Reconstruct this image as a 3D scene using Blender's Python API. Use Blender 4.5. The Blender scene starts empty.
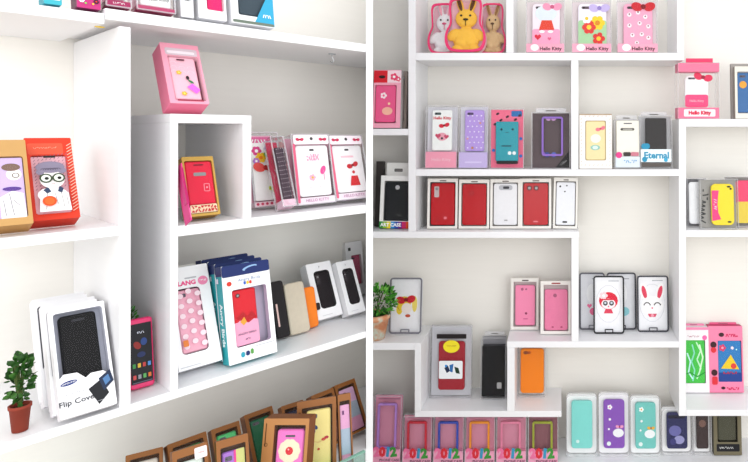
import bpy, bmesh, math, random
from mathutils import Vector, Matrix, Euler
random.seed(7)
S = bpy.context.scene
COL = S.collection
PI = math.pi
# ------------------------------------------------------------------ camera model
F, PX, PY, CZ = 570.0, 560.0, 133.0, 1.6
TH_L = math.atan2(570, 444)          # the left display stands at this angle to the right one
cam_d = bpy.data.cameras.new('camera'); cam = bpy.data.objects.new('camera', cam_d); COL.objects.link(cam)
cam.location = (0, 0, CZ); cam.rotation_euler = (PI/2, 0, 0)
cam_d.sensor_fit = 'HORIZONTAL'; cam_d.sensor_width = 36; cam_d.lens = F/748*36
cam_d.shift_x = (374-PX)/748; cam_d.shift_y = (PY-231)/748; cam_d.clip_start = .01
S.camera = cam
S.view_settings.view_transform = 'Standard'; S.view_settings.look = 'None'
S.view_settings.gamma = 1; S.view_settings.use_curve_mapping = False
S.view_settings.exposure = 0.0
try: S.cycles.transparent_max_bounces = 32
except Exception: pass

def ray(th, u, v):
    dx, dy, dz = (u-PX)/F, 1.0, -(v-PY)/F
    c, s = math.cos(th), math.sin(th)
    return Vector((dx*c+dy*s, -dx*s+dy*c, dz))
O = Vector((0, 0, CZ))
def hit_z(th, p, z):
    d = ray(th, *p); return O + d*((z-CZ)/d.z)
def hit_d(th, p, y):
    d = ray(th, *p); return O + d*(y/d.y)
def zpx(th, u, v, y): return hit_d(th, (u, v), y).z

# ------------------------------------------------------------------ materials
_m = {}
def lin(h):
    h = h.lstrip('#')
    if len(h) == 3: h = ''.join(c*2 for c in h)
    c = [int(h[i:i+2], 16)/255 for i in (0, 2, 4)]
    return tuple(x/12.92 if x <= .04045 else ((x+.055)/1.055)**2.4 for x in c)+(1,)
def nt(m):
    m.use_nodes = True; n = m.node_tree; return n, n.nodes['Principled BSDF']
def mat(h, rough=.45, var=.04, scale=60, bump=0, metal=0):
    """plain procedural surface: colour with slight noise variation"""
    if not isinstance(h, str): return h
    k = (h, rough, var, scale, bump, metal)
    if k in _m: return _m[k]
    m = bpy.data.materials.new('surface_'+h.strip('#')); n, b = nt(m)
    c = lin(h)
    tx = n.nodes.new('ShaderNodeTexNoise'); tx.inputs['Scale'].default_value = scale; tx.inputs['Detail'].default_value = 3
    tc = n.nodes.new('ShaderNodeTexCoord'); n.links.new(tc.outputs['Object'], tx.inputs['Vector'])
    r = n.nodes.new('ShaderNodeMix'); r.data_type = 'RGBA'
    r.inputs[6].default_value = tuple(x*(1-var) for x in c[:3])+(1,)
    r.inputs[7].default_value = tuple(min(1, x*(1+var)) for x in c[:3])+(1,)
    n.links.new(tx.outputs['Fac'], r.inputs[0]); n.links.new(r.outputs[2], b.inputs['Base Color'])
    b.inputs['Roughness'].default_value = rough; b.inputs['Metallic'].default_value = metal; b.inputs['Specular IOR Level'].default_value = .28
    if bump:
        bp = n.nodes.new('ShaderNodeBump'); bp.inputs['Strength'].default_value = bump; bp.inputs['Distance'].default_value = .002
        n.links.new(tx.outputs['Fac'], bp.inputs['Height']); n.links.new(bp.outputs[0], b.inputs['Normal'])
    _m[k] = m; return m
def plastic(crinkle=0., milky=.006, tint='#ffffff'):
    k = ('pl', crinkle, milky, tint)
    if k in _m: return _m[k]
    m = bpy.data.materials.new('clear_plastic'); m.use_nodes = True; n = m.node_tree; n.nodes.clear()
    out = n.nodes.new('ShaderNodeOutputMaterial'); tr = n.nodes.new('ShaderNodeBsdfTransparent'); tr.inputs[0].default_value = lin(tint)
    gl = n.nodes.new('ShaderNodeBsdfGlossy'); gl.inputs['Roughness'].default_value = .12
    df = n.nodes.new('ShaderNodeBsdfDiffuse'); df.inputs[0].default_value = (.85, .85, .88, 1)
    fr = n.nodes.new('ShaderNodeLayerWeight'); fr.inputs['Blend'].default_value = .25
    mp = n.nodes.new('ShaderNodeMapRange'); mp.inputs[3].default_value = -.01; mp.inputs[4].default_value = .38 if not crinkle else .55
    n.links.new(fr.outputs['Fresnel'], mp.inputs[0])
    mx = n.nodes.new('ShaderNodeMixShader'); m2 = n.nodes.new('ShaderNodeMixShader')
    n.links.new(mp.outputs[0], mx.inputs[0]); n.links.new(tr.outputs[0], mx.inputs[1]); n.links.new(gl.outputs[0], mx.inputs[2])
    m2.inputs[0].default_value = milky; n.links.new(mx.outputs[0], m2.inputs[1]); n.links.new(df.outputs[0], m2.inputs[2])
    n.links.new(m2.outputs[0], out.inputs[0])
    if crinkle:
        tx = n.nodes.new('ShaderNodeTexNoise'); tx.inputs['Scale'].default_value = 22; tx.inputs['Detail'].default_value = 2; tx.inputs['Distortion'].default_value = 1.5
        tc = n.nodes.new('ShaderNodeTexCoord'); n.links.new(tc.outputs['Object'], tx.inputs['Vector'])
        bp = n.nodes.new('ShaderNodeBump'); bp.inputs['Strength'].default_value = crinkle; bp.inputs['Distance'].default_value = .02
        n.links.new(tx.outputs['Fac'], bp.inputs['Height'])
        for q in (gl, fr): n.links.new(bp.outputs[0], q.inputs['Normal'])
    _m[k] = m; return m
def laminate(name, h, rough):
    m = bpy.data.materials.new(name); n, b = nt(m); c = lin(h)
    tc = n.nodes.new('ShaderNodeTexCoord'); mpn = n.nodes.new('ShaderNodeMapping'); mpn.inputs['Scale'].default_value = (1.5, 1.5, 40)
    w = n.nodes.new('ShaderNodeTexNoise'); w.inputs['Scale'].default_value = 3; w.inputs['Detail'].default_value = 4
    n.links.new(tc.outputs['Object'], mpn.inputs[0]); n.links.new(mpn.outputs[0], w.inputs['Vector'])
    r = n.nodes.new('ShaderNodeMix'); r.data_type = 'RGBA'
    r.inputs[6].default_value = tuple(x*.955 for x in c[:3])+(1,); r.inputs[7].default_value = c
    n.links.new(w.outputs['Fac'], r.inputs[0]); n.links.new(r.outputs[2], b.inputs['Base Color'])
    b.inputs['Roughness'].default_value = rough
    return m
WHITE = laminate('white_laminate', '#f3f3f5', .4)
WALL = laminate('painted_wall', '#f2efe8', .8)
FLOOR = mat('#b9b2a6', .5, .1, 8)
KRAFT = mat('#a9703a', .8, .12, 90, .15)
KRAFTD = mat('#7d4f27', .85, .12, 90)
CLEAR = plastic(); CRINK = plastic(1.0, .012); MILK = plastic(0, .35); HAZE = plastic(0.3, .016)
LEAF = mat('#3f8a2c', .5, .35, 40); LEAFD = mat('#2c5a1e', .5, .35, 40); SOIL = mat('#4a3424', .9, .3, 80)

# ------------------------------------------------------------------ mesh builder
def rrp(x0, x1, z0, z1, r, n=4):
    r = max(1e-5, min(r, (x1-x0)/2*.999, (z1-z0)/2*.999)); P = []
    for cx, cz, a in ((x1-r, z0+r, -PI/2), (x1-r, z1-r, 0), (x0+r, z1-r, PI/2), (x0+r, z0+r, PI)):
        for i in range(n+1): P.append((cx+r*math.cos(a+PI/2*i/n), cz+r*math.sin(a+PI/2*i/n)))
    return P
class MB:
    def __init__(s): s.v = []; s.f = []; s.m = []; s.mats = []
    def mi(s, m):
        m = mat(m)
        if m not in s.mats: s.mats.append(m)
        return s.mats.index(m)
    def add(s, vs, fs, m):
        b = len(s.v); i = s.mi(m)
        s.v += [tuple(v) for v in vs]
        for f in fs: s.f.append([b+k for k in f]); s.m.append(i)
    def box(s, x0, x1, y0, y1, z0, z1, m):
        vs = [(x, y, z) for x in (x0, x1) for y in (y0, y1) for z in (z0, z1)]
        s.add(vs, [(0, 1, 3, 2), (4, 6, 7, 5), (0, 4, 5, 1), (2, 3, 7, 6), (0, 2, 6, 4), (1, 5, 7, 3)], m)
    def prism(s, P, y0, y1, m, inset=None, iy=0):
        """P in (x,z); optional inset front outline pushed forward by iy gives a bevelled edge"""
        n = len(P); L = [[(x, y1, z) for x, z in P], [(x, y0, z) for x, z in P]]
        if inset: L.append([(x, y0-iy, z) for x, z in inset])
        vs = sum(L, []); fs = [list(range(n))[::-1]]
        for k in range(len(L)-1):
            for i in range(n): j = (i+1) % n; fs.append((k*n+i, k*n+j, (k+1)*n+j, (k+1)*n+i))
        fs.append([(len(L)-1)*n+i for i in range(n)]); s.add(vs, fs, m)
    def slab(s, x0, x1, z0, z1, r, y0, y1, m, b=.0015):
        b = min(b, (y1-y0)*.45, r*.8+1e-5); s.prism(rrp(x0, x1, z0, z1, r), y0+b, y1, m, rrp(x0+b, x1-b, z0+b, z1-b, max(r-b, 1e-4)), b)
    def ring(s, A, B, y0, y1, m):
        n = len(A); vs = [(x, y, z) for P in (A, B) for y in (y0, y1) for x, z in P]; fs = []
        for i in range(n):
            j = (i+1) % n
            fs += [(i, j, 2*n+j, 2*n+i), (n+i, 3*n+i, 3*n+j, n+j), (i, n+i, n+j, j), (2*n+i, 2*n+j, 3*n+j, 3*n+i)]
        s.add(vs, fs, m)
    def flat(s, P, y, m): s.add([(x, y, z) for x, z in P], [list(range(len(P)))], m)
    def plan(s, P, z0, z1, m):
        n = len(P); vs = [(x, y, z0) for x, y in P]+[(x, y, z1) for x, y in P]
        s.add(vs, [list(range(n))[::-1], [n+i for i in range(n)]]+[(i, (i+1) % n, n+(i+1) % n, n+i) for i in range(n)], m)
    def lathe(s, prof, m, seg=24, c=(0, 0)):
        n = len(prof); vs = []
        for k in range(seg):
            a = 2*PI*k/seg
            vs += [(c[0]+r*math.cos(a), c[1]+r*math.sin(a), z) for r, z in prof]
        fs = [(k*n+i, ((k+1) % seg)*n+i, ((k+1) % seg)*n+i+1, k*n+i+1) for k in range(seg) for i in range(n-1)]
        s.add(vs, fs, m)
    def ball(s, c, r, m, rot=(0, 0, 0), seg=14, rings=9):
        R = Euler(rot).to_matrix(); vs = []; fs = []
        for i in range(rings+1):
            p = PI*i/rings
            for j in range(seg):
                a = 2*PI*j/seg
                v = R @ Vector((r[0]*math.sin(p)*math.cos(a), r[1]*math.sin(p)*math.sin(a), r[2]*math.cos(p)))
                vs.append((c[0]+v.x, c[1]+v.y, c[2]+v.z))
        for i in range(rings):
            for j in range(seg): k = (j+1) % seg; fs.append((i*seg+j, i*seg+k, (i+1)*seg+k, (i+1)*seg+j))
        s.add(vs, fs, m)
    def tube(s, pts, r, m, seg=6):
        pts = [Vector(p) for p in pts]; vs = []; fs = []
        for i, p in enumerate(pts):
            d = (pts[min(i+1, len(pts)-1)]-pts[max(i-1, 0)]).normalized()
            a = d.orthogonal().normalized(); b = d.cross(a)
            vs += [p+(a*math.cos(2*PI*j/seg)+b*math.sin(2*PI*j/seg))*r for j in range(seg)]
        for i in range(len(pts)-1):
            for j in range(seg): k = (j+1) % seg; fs.append((i*seg+j, i*seg+k, (i+1)*seg+k, (i+1)*seg+j))
        fs += [list(range(seg)), [(len(pts)-1)*seg+j for j in range(seg)]]
        s.add(vs, fs, m)
    def text(s, t, x, z, size, y, m, rot=0, align='CENTER', bold=0):
        cu = bpy.data.curves.new('lettering', 'FONT'); cu.body = t; cu.size = size; cu.align_x = align; cu.align_y = 'CENTER'
        cu.resolution_u = 2; cu.offset = bold
        o = bpy.data.objects.new('lettering', cu); me = o.to_mesh()
        c, q = math.cos(rot), math.sin(rot)
        s.add([(x+v.co.x*c-v.co.y*q, y, z+v.co.x*q+v.co.y*c) for v in me.vertices], [list(p.vertices) for p in me.polygons], m)
        o.to_mesh_clear(); bpy.data.objects.remove(o); bpy.data.curves.remove(cu)
    def build(s, name, parent=None, smooth=False, M=None):
        me = bpy.data.meshes.new(name)
        me.from_pydata([M @ Vector(v) for v in s.v] if M else s.v, [], s.f)
        for m in s.mats: me.materials.append(m)
        for p, i in zip(me.polygons, s.m): p.material_index = i; p.use_smooth = smooth
        bm = bmesh.new(); bm.from_mesh(me); bmesh.ops.remove_doubles(bm, verts=bm.verts, dist=1e-6)
        bmesh.ops.recalc_face_normals(bm, faces=bm.faces); bm.to_mesh(me); bm.free()
        o = bpy.data.objects.new(name, me); COL.objects.link(o)
        if parent: o.parent = parent
        return o
class Pen:
    """prints flat shapes on a face, in 0..1 coordinates of that face; sizes are fractions of its width"""
    def __init__(s, mb, x0, z0, w, h, y): s.mb, s.x0, s.z0, s.w, s.h, s.y = mb, x0, z0, w, h, y
    def q(s, u, v): return (s.x0+u*s.w, s.z0+v*s.h)
    def up(s): s.y -= .00012; return s.y
    def poly(s, P, c): s.mb.flat([s.q(*p) for p in P], s.up(), c); return s
    def disc(s, u, v, r, c, ry=None, rot=0, n=16):
        x, z = s.q(u, v); r *= s.w; ry = r if ry is None else ry*s.w; k, q = math.cos(rot), math.sin(rot)
        s.mb.flat([(x+r*math.cos(a)*k-ry*math.sin(a)*q, z+r*math.cos(a)*q+ry*math.sin(a)*k) for a in [2*PI*i/n for i in range(n)]], s.up(), c); return s
    def rr(s, u0, v0, u1, v1, c, r=.04):
        a, b = s.q(u0, v0), s.q(u1, v1); s.mb.flat(rrp(a[0], b[0], a[1], b[1], r*s.w), s.up(), c); return s
    def frame(s, u0, v0, u1, v1, wd, c, r=.04):
        a, b = s.q(u0, v0), s.q(u1, v1); y = s.up(); k = wd*s.w
        s.mb.ring(rrp(a[0], b[0], a[1], b[1], r*s.w), rrp(a[0]+k, b[0]-k, a[1]+k, b[1]-k, max(r*s.w-k, .0004)), y, y+.00005, c); return s
    def flower(s, u, v, r, c, cc, n=6):
        s.up(); y0 = s.y
        for i in range(n):
            a = 2*PI*i/n; s.y = y0-.00002*i
            s.disc(u+.62*r*math.cos(a), v+.62*r*s.w/s.h*math.sin(a), r*.42, c, n=10)
        s.disc(u, v, r*.36, cc, n=10); return s
    def heart(s, u, v, r, c):
        x, z = s.q(u, v); P = []
        for i in range(20):
            t = 2*PI*i/20; P.append((x+r*s.w*math.sin(t)**3, z+r*s.w/16*(13*math.cos(t)-5*math.cos(2*t)-2*math.cos(3*t)-math.cos(4*t))))
        s.mb.flat(P, s.up(), c); return s
    def bow(s, u, v, r, c, cc, rot=0):
        k = s.w/s.h
        for sg in (-1, 1):
            s.disc(u+sg*r*.55*math.cos(rot), v+sg*r*.55*math.sin(rot)*k, r*.5, c, r*.38, rot+sg*.35)
        s.disc(u, v, r*.22, cc); return s
    def line(s, P, wd, c):
        P = [s.q(*p) for p in P]; wd *= s.w/2; y = s.up()
        for (x0, z0), (x1, z1) in zip(P, P[1:]):
            L = math.hypot(x1-x0, z1-z0) or 1; nx, nz = -(z1-z0)/L*wd, (x1-x0)/L*wd
            s.mb.flat([(x0+nx, z0+nz), (x0-nx, z0-nz), (x1-nx, z1-nz), (x1+nx, z1+nz)], y, c); y -= .000004
        return s
    def arc(s, u, v, r, a0, a1, wd, c, n=8, ry=None):
        ry = r if ry is None else ry; k = s.w/s.h
        return s.line([(u+r*math.cos(a0+(a1-a0)*i/n), v+ry*k*math.sin(a0+(a1-a0)*i/n)) for i in range(n+1)], wd, c)
    def scrib(s, u, v, wd, hg, c, rot=0, th=.02, n=7):
        """small unreadable print: a row of letter-like strokes"""
        k = s.w/s.h; rn = random.Random(int(u*997+v*463+n)); C_, S_ = math.cos(rot), math.sin(rot)
        for i in range(n):
            cx = (i+.5)/n*wd-wd/2; a = (cx-wd/n*.3, rn.choice((-.5, .5))*hg); m_ = (cx, rn.uniform(-.5, .5)*hg); e_ = (cx+wd/n*.3, rn.choice((-.5, .5))*hg)
            s.line([(u+x*C_-y*S_, v+(x*S_+y*C_)*k) for x, y in (a, m_, e_)], th, c)
        return s
    def text(s, t, u, v, size, c, rot=0, bold=0): x, z = s.q(u, v); s.mb.text(t, x, z, size*s.w, s.up(), c, rot, bold=bold*s.w); return s
    def sub(s, u0, v0, u1, v1):
        a = s.q(u0, v0); return Pen(s.mb, a[0], a[1], (u1-u0)*s.w, (v1-v0)*s.h, s.up())

# ------------------------------------------------------------------ placing
class Pl: pass
def root(name, P, label, cat, group=None):
    o = bpy.data.objects.new(name, None); COL.objects.link(o); o.empty_display_size = .02
    o.location = Matrix.Rotation(P.th, 3, 'Z') @ P.p; o.rotation_euler = (-P.tilt, getattr(P, 'roll', 0), P.th+P.yaw)
    o['label'] = label; o['category'] = cat
    if group: o['group'] = group
    return o
def mk(th, p, w, h, tilt, yaw):
    P = Pl(); P.th, P.p, P.w, P.h, P.tilt, P.yaw = th, Vector(p), w, h, tilt, yaw; return P
LIFT = .0009
AMAX = math.radians(26)
def proj_v(th, p):
    c, s = math.cos(th), math.sin(th); Y = p.x*s+p.y*c; return PY-(p.z-CZ)*F/Y
def fit_h(th, A, n, a, v):
    lo, hi = .01, .5
    for _ in range(40):
        m = (lo+hi)/2; q = A+n*m*math.sin(a)+Vector((0, 0, m*math.cos(a)))
        if proj_v(th, q) > v: lo = m
        else: hi = m
    return lo
def place2(BL, BR, yt, z, t, tilt, straight=False):
    a = math.radians(tilt); zz = z+t*math.sin(a)+LIFT
    A, B = hit_z(TH_L, BL, zz), hit_z(TH_L, BR, zz)
    if straight: B = Vector((B.x, A.y, B.z))
    e = B-A; w = e.length; ex = e/w; n = Vector((-ex.y, ex.x, 0))
    return mk(TH_L, (A+B)/2, w, fit_h(TH_L, A, n, a, yt), a, math.atan2(ex.y, ex.x))
def place_d(u0, u1, yt, z, t, tilt, d):
    a = math.radians(tilt); A, B = hit_d(TH_L, (u0, 200), d), hit_d(TH_L, (u1, 200), d); A.z = B.z = z+t*math.sin(a)+LIFT
    return mk(TH_L, (A+B)/2, B.x-A.x, fit_h(TH_L, A, Vector((0, 1, 0)), a, yt), a, 0)
def place3(BL, BR, TL, z, t, d=None, smin=None, amax=AMAX):
    """left display: bottom corners stand on height z (or at depth d), third point fixes height and lean"""
    a = 0.
    for _ in range(4):
        a = min(max(a, 0), amax); zz = z+t*math.sin(a)+LIFT
        if d is None: A, B = hit_z(TH_L, BL, zz), hit_z(TH_L, BR, zz)
        else:
            A, B = hit_d(TH_L, BL, d), hit_d(TH_L, BR, d); A.z = B.z = zz
        if d is None: A.y = B.y = (A.y+B.y)/2
        if smin is not None and A.x < smin: A = B+(A-B)*((B.x-smin)/(B.x-A.x))
        e = B-A; w = e.length; ex = e/w; n = Vector((-ex.y, ex.x, 0))
        r = ray(TH_L, *TL); Q = O+r*((A-O).dot(ex)/r.dot(ex)); h = (Q-A).length; a = math.atan2((Q-A).dot(n), (Q-A).z)
    if a > amax or a < 0: a = min(max(a, 0), amax); h = fit_h(TH_L, A, n, a, TL[1])
    return mk(TH_L, (A+B)/2, w, h, a, math.atan2(ex.y, ex.x))
def place_top(TL, TR, z, h, t, tilt):
    z += LIFT; zt = z+t*math.sin(tilt)+h*math.cos(tilt)
    A, B = hit_z(TH_L, TL, zt), hit_z(TH_L, TR, zt); e = B-A; w = e.length; ex = e/w; n = Vector((-ex.y, ex.x, 0))
    c = (A+B)/2-n*h*math.sin(tilt); c.z = z+t*math.sin(tilt)
    return mk(TH_L, c, w, h, tilt, math.atan2(ex.y, ex.x))
YF, YB = 2.15, 2.35
def zr(v): return zpx(0, PX, v, YF)
def place_r(x0, x1, y0, yb, z, t, tilt=5, dep=None, yaw=0, roll=0):
    a = math.radians(tilt); zz = z+t*math.sin(a)+LIFT
    Y = YF+dep if dep is not None else hit_z(0, (x0, yb), z).y
    # never through the wall
    h = (yb-y0)/F*Y/math.cos(a)*(1+.0)
    Y = min(Y, YB-.002-t*math.cos(a)-h*math.sin(a)); Y = max(Y, YF+.004)
    X = ((x0+x1)/2-PX)/F*Y
    P = mk(0, (X, Y, zz), (x1-x0)/F*Y, h, a, yaw); P.roll = roll; return P

# ------------------------------------------------------------------ packages
def phone_case(R, x0, x1, z0, z1, y, t, col, dec=None, cam='pill', rad=.1, camc='#5b5560', name='phone_case', rough=.3, hole=None):
    mb = MB(); w = x1-x0; h = z1-z0
    if hole:   # a bumper: frame only
        k = w*hole; mb.ring(rrp(x0, x1, z0, z1, rad*w), rrp(x0+k, x1-k, z0+k, z1-k, max(rad*w-k, .001)), y, y+t, mat(col, rough))
    else: mb.slab(x0, x1, z0, z1, rad*w, y, y+t, mat(col, rough), .0018)
    p = Pen(mb, x0, z0, w, h, y-.0002)
    if cam == 'pill': p.rr(.12, .88, .44, .94, camc, .05); p.disc(.2, .91, .035, '#222')
    elif cam == 'slot': p.rr(.32, .9, .68, .93, camc, .03)
    elif cam == 'round': p.disc(.5, .86, .09, camc)
    elif cam == 'tall': p.rr(.14, .66, .34, .92, camc, .04); p.disc(.24, .86, .06, '#888')
    if dec: dec(p)
    return mb.build(name, R)
def pack(P, t, label, cat='phone case box', name='phone_case_box', group=None, kind='carton', col='#f4f4f4', side=None, win=None, wr=.003,
         inner='#e8e8ea', case=None, fd=None, sd=None, base=None, bd=None, card=None, cd=None, tab=None, film=None, rad=.0015, rim=None, R=None):
    w, h = P.w, P.h; R = R or root(name, P, label, cat, group); mb = MB(); x0, x1 = -w/2, w/2; k = .0012
    if kind == 'carton':
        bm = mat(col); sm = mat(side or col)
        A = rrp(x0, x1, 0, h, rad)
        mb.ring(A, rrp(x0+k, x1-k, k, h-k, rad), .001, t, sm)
        mb.flat(rrp(x0+k, x1-k, k, h-k, rad), t-.0005, mat(inner))
        if win:
            W = rrp(x0+win[0]*w, x0+win[2]*w, win[1]*h, win[3]*h, wr)
            mb.ring(A, W, 0, .001, bm)
            mb.ring(rrp(x0+win[0]*w-k, x0+win[2]*w+k, win[1]*h-k, win[3]*h+k, wr), W, .001, min(t*.75, .012), mat(inner))
        else: mb.prism(A, 0, .001, bm)
        if fd: fd(Pen(mb, x0, 0, w, h, -.0002))
        if sd:   # printing on the left side
            m2 = MB(); sd(Pen(m2, 0, 0, t, h, 0))
            mb2 = [(x0-.0002+v[1], t-v[0], v[2]) for v in m2.v]
            b = len(mb.v); mb.v += mb2
            for f, i in zip(m2.f, m2.m): mb.f.append([b+q for q in f]); mb.m.append(mb.mi(m2.mats[i]))
        mb.build('carton', R)
        if win:
            f = MB(); f.flat(W, .0006, film or CLEAR); f.build('window_film', R)
    else:
        pm = film or CLEAR
        A = rrp(x0, x1, 0, h, rad); n = len(A)
        mb.add([(x, y, z) for y in (0, t) for x, z in A], [list(range(n)), [n+i for i in range(n)]]+[(i, (i+1) % n, n+(i+1) % n, n+i) for i in range(n)], pm)
        mb.build('plastic_shell', R)
        e = MB(); kk = .0058 if rim else .0014; em = mat(rim, .3) if rim else MILK
        e.ring(rrp(x0-.0002, x1+.0002, -.0002, h+.0002, rad), rrp(x0+kk, x1-kk, kk, h-kk, max(rad-kk, .0008)), -.0006, .0015, em)
        if not rim: e.ring(rrp(x0-.0002, x1+.0002, -.0002, h+.0002, rad), rrp(x0+kk, x1-kk, kk, h-kk, max(rad-kk, .0008)), t-.0015, t+.0004, em)
        else: p = Pen(e, x0, 0, w, h, -.0008); p.frame(.36, .0, .64, .085, .035, rim, .02)
        e.build('rim' if rim else 'folded_edge', R)
        if card:
            c = MB(); c.slab(x0+.002, x1-.002, .002, h-.003, rad*.8, t-.0035, t-.0015, mat(card), .0004)
            if cd: cd(Pen(c, x0+.002, .002, w-.004, h-.005, t-.0037))
            c.build('backing_card', R)
        if base:
            c = MB(); c.box(x0+.001, x1-.001, .001, t-.004, .001, base[0]*h, mat(base[1]))
            if bd: bd(Pen(c, x0+.001, .001, w-.002, base[0]*h, .0008))
            c.build('base_insert', R)
        if fd:
            c = MB(); fd(Pen(c, x0, 0, w, h, -.0008)); c.build('printed_label', R)
    if tab:
        c = MB(); th_ = tab[0]*h; c.prism(rrp(x0+w*.1, x1-w*.1, h-.001, h+th_, .004), t-.002, t-.001, mat(tab[1]) if isinstance(tab[1], str) else tab[1])
        p = Pen(c, x0, h, w, th_, t-.0022); p.rr(.36, .3, .64, .55, '#6b6866', .03); c.build('hang_tab', R)
    if case:
        c = dict(case); r = c.pop('r'); ct = c.pop('t', min(.009, t*.45)); cy = c.pop('y', min(t*.35, .006)); c.setdefault('cam', 'pill')
        phone_case(R, x0+r[0]*w, x0+r[2]*w, r[1]*h, r[3]*h, cy, ct, c.pop('col'), c.pop('dec', None), **c)
    return R

def struct(name, mb, smooth=False, bev=0):
    o = mb.build(name); o['kind'] = 'structure'; return o

# ------------------------------------------------------------------ the room
DF = .970; DB = 1.212                        # front and back of the left display (its own frame)
L = TH_L
RL = Matrix.Rotation(TH_L, 4, 'Z')
def sF(u, d=DF): return hit_d(L, (u, 200), d).x
# partition between the two displays
c0 = Vector(((369.5-PX)/F*1.098, 1.098)); cdir = Vector(((369.5-PX)/F, 1)).normalized(); c1 = c0+cdir*((YB+.06-1.098)/cdir.y)
cn = Vector((cdir.y, -cdir.x)); ht = .0062
mb = MB(); mb.plan([tuple(c0-cn*ht), tuple(c0+cn*ht), tuple(c1+cn*ht), tuple(c1-cn*ht)], 0, 2.9, WHITE); struct('wall_middle', mb)
def w2l(p):
    c, s = math.cos(L), math.sin(L); return (p[0]*c+p[1]*s, -p[0]*s+p[1]*c)
la, lb = w2l(c0-cn*(ht+.0003)), w2l(c1-cn*(ht+.0003))
def s_end(d): return la[0]+(lb[0]-la[0])*(d-la[1])/(lb[1]-la[1])
ra, rb = c0+cn*(ht+.0003), c1+cn*(ht+.0003)
def x_start(y): return ra.x+(rb.x-ra.x)*(y-ra.y)/(rb.y-ra.y)
mb = MB(); mb.plan([(-1.2, DB), (s_end(DB), DB), (s_end(DB+.04), DB+.04), (-1.2, DB+.04)], 0, 2.9, WALL)
o = mb.build('wall_left', M=RL); o['kind'] = 'structure'
mb = MB(); mb.plan([(x_start(YB), YB), (2.2, YB), (2.2, YB+.05), (x_start(YB+.05), YB+.05)], 0, 2.9, WALL); struct('wall_back', mb)
mb = MB(); mb.box(-3, 3, -2.5, 2.45, -.05, 0, FLOOR); struct('floor', mb)

# ------------------------------------------------------------------ left shelving
def thing0(name, label, cat, loc=(0, 0, 0), rz=0):
    o = bpy.data.objects.new(name, None); COL.objects.link(o); o.location = loc; o.rotation_euler = (0, 0, rz)
    o['label'] = label; o['category'] = cat; return o
def board(parent, name, mb):
    o = mb.build(name, parent); b = o.modifiers.new('soft_edge', 'BEVEL'); b.width = .0009; b.segments = 2; b.limit_method = 'ANGLE'; return o
LU = thing0('shelving_unit', 'white board shelving running back to the middle wall, left side of photo', 'shelf', (0, 0, 0), TH_L)
def zl(u, v, d=DF): return zpx(L, u, v, d)
def lshelf(s0, s1, z0, z1, d0=DF, d1=DB-.0005, nm='shelf_board'):
    mb = MB()
    P = [(s0, d0), (s1 if s1 else s_end(d0), d0), (s1 if s1 else s_end(d1), d1), (s0, d1)]
    mb.plan(P, z0, z1, WHITE); return board(LU, nm, mb)
S0 = sF(-40); SD0, SD1 = sF(119.3), sF(130.8); SP0, SP1 = sF(170.3), sF(178.3); SQ0, SQ1 = sF(243), sF(251.5)
ZT1, ZT0 = zl(235, 26), zl(235, 35.6)
ZTL1, ZTL0 = zl(60, 7.6), zl(60, 18.6)
ZM1, ZM0 = zl(250, 218), zl(250, 227.6)
ZML1, ZML0 = zl(60, 232.2), zl(60, 242.6)
ZC1, ZC0 = zl(215, 114.7), zl(215, 123.3)
ZB1, ZB0 = zl(190, 386), zl(190, 394)
sj = sF(105)
lshelf(S0, sj-.0005, ZTL0, ZTL1); lshelf(sj, None, ZT0, ZT1)
lshelf(S0, SD0, ZML0, ZML1); lshelf(SP1, None, ZM0, ZM1)
lshelf(S0, None, ZB0, ZB1)
lshelf(SP0, SQ1, ZC0, ZC1)
lshelf(SD0, SD1, ZB1, ZTL0-.0003, nm='upright_panel'); lshelf(SP0, SP1, ZB1, ZC0, nm='upright_panel'); lshelf(SQ0, SQ1, ZM1, ZC0, nm='upright_panel')
# glue mark under the top board, a hardware hook below it
mb = MB(); g = hit_d(L, (97, 27), DF+.03); mb.ball((g.x+.003, g.y, ZTL0-.0004), (.006, .004, .0012), mat('#e3c234', .4)); mb.build('glue_spot', LU)
mb = MB(); g = hit_d(L, (332, 57), DF+.07); hz = ZT0
mb.box(g.x-.006, g.x+.006, g.y-.003, g.y+.003, hz-.002, hz, mat('#b9bcc0', .25, metal=.9))
mb.tube([(g.x, g.y, hz-.001), (g.x, g.y, hz-.008), (g.x+.004, g.y, hz-.013), (g.x, g.y, hz-.019), (g.x-.004, g.y, hz-.015)], .0008, mat('#b9bcc0', .25, metal=.9))
o = mb.build('ceiling_hook', M=RL); o.name = 'screw_hook'; o['label'] = 'small metal hook under the top board of the left shelving'; o['category'] = 'hook'
# low counter for the brown boxes, with a glass front lip
ZLOW = zl(357, 449, DF+.01)
CT = thing0('display_counter', 'white counter with a green-edged glass lip in front of the brown boxes', 'counter', (0, 0, 0), TH_L)
DC = DF-.104
mb = MB(); mb.plan([(S0, DC), (sF(365.6, DC), DC), (s_end(DF+.02), DF+.02), (s_end(DB-.0005), DB-.0005), (S0, DB-.0005)], ZLOW-.02, ZLOW, WHITE); board(CT, 'counter_top', mb)
zg = zl(356, 452.5, DC+.008)
GL = mat('#7fae9d', .15)
mb = MB(); mb.plan([(S0, DC), (sF(365.4, DC), DC), (sF(365.4, DC), DC+.005), (S0, DC+.005)], ZLOW, max(zg, ZLOW+.008)-.002, plastic(0, .1, '#cfe9df')); mb.build('glass_lip', CT)
mb = MB(); mb.plan([(S0, DC-.0005), (sF(365.4, DC), DC-.0005), (sF(365.4, DC), DC+.0055), (S0, DC+.0055)], max(zg, ZLOW+.008)-.002, max(zg, ZLOW+.008), GL); mb.build('polished_glass_edge', CT)
print('ZLOW', ZLOW, 'zg', zg, 'DC', DC)
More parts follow.
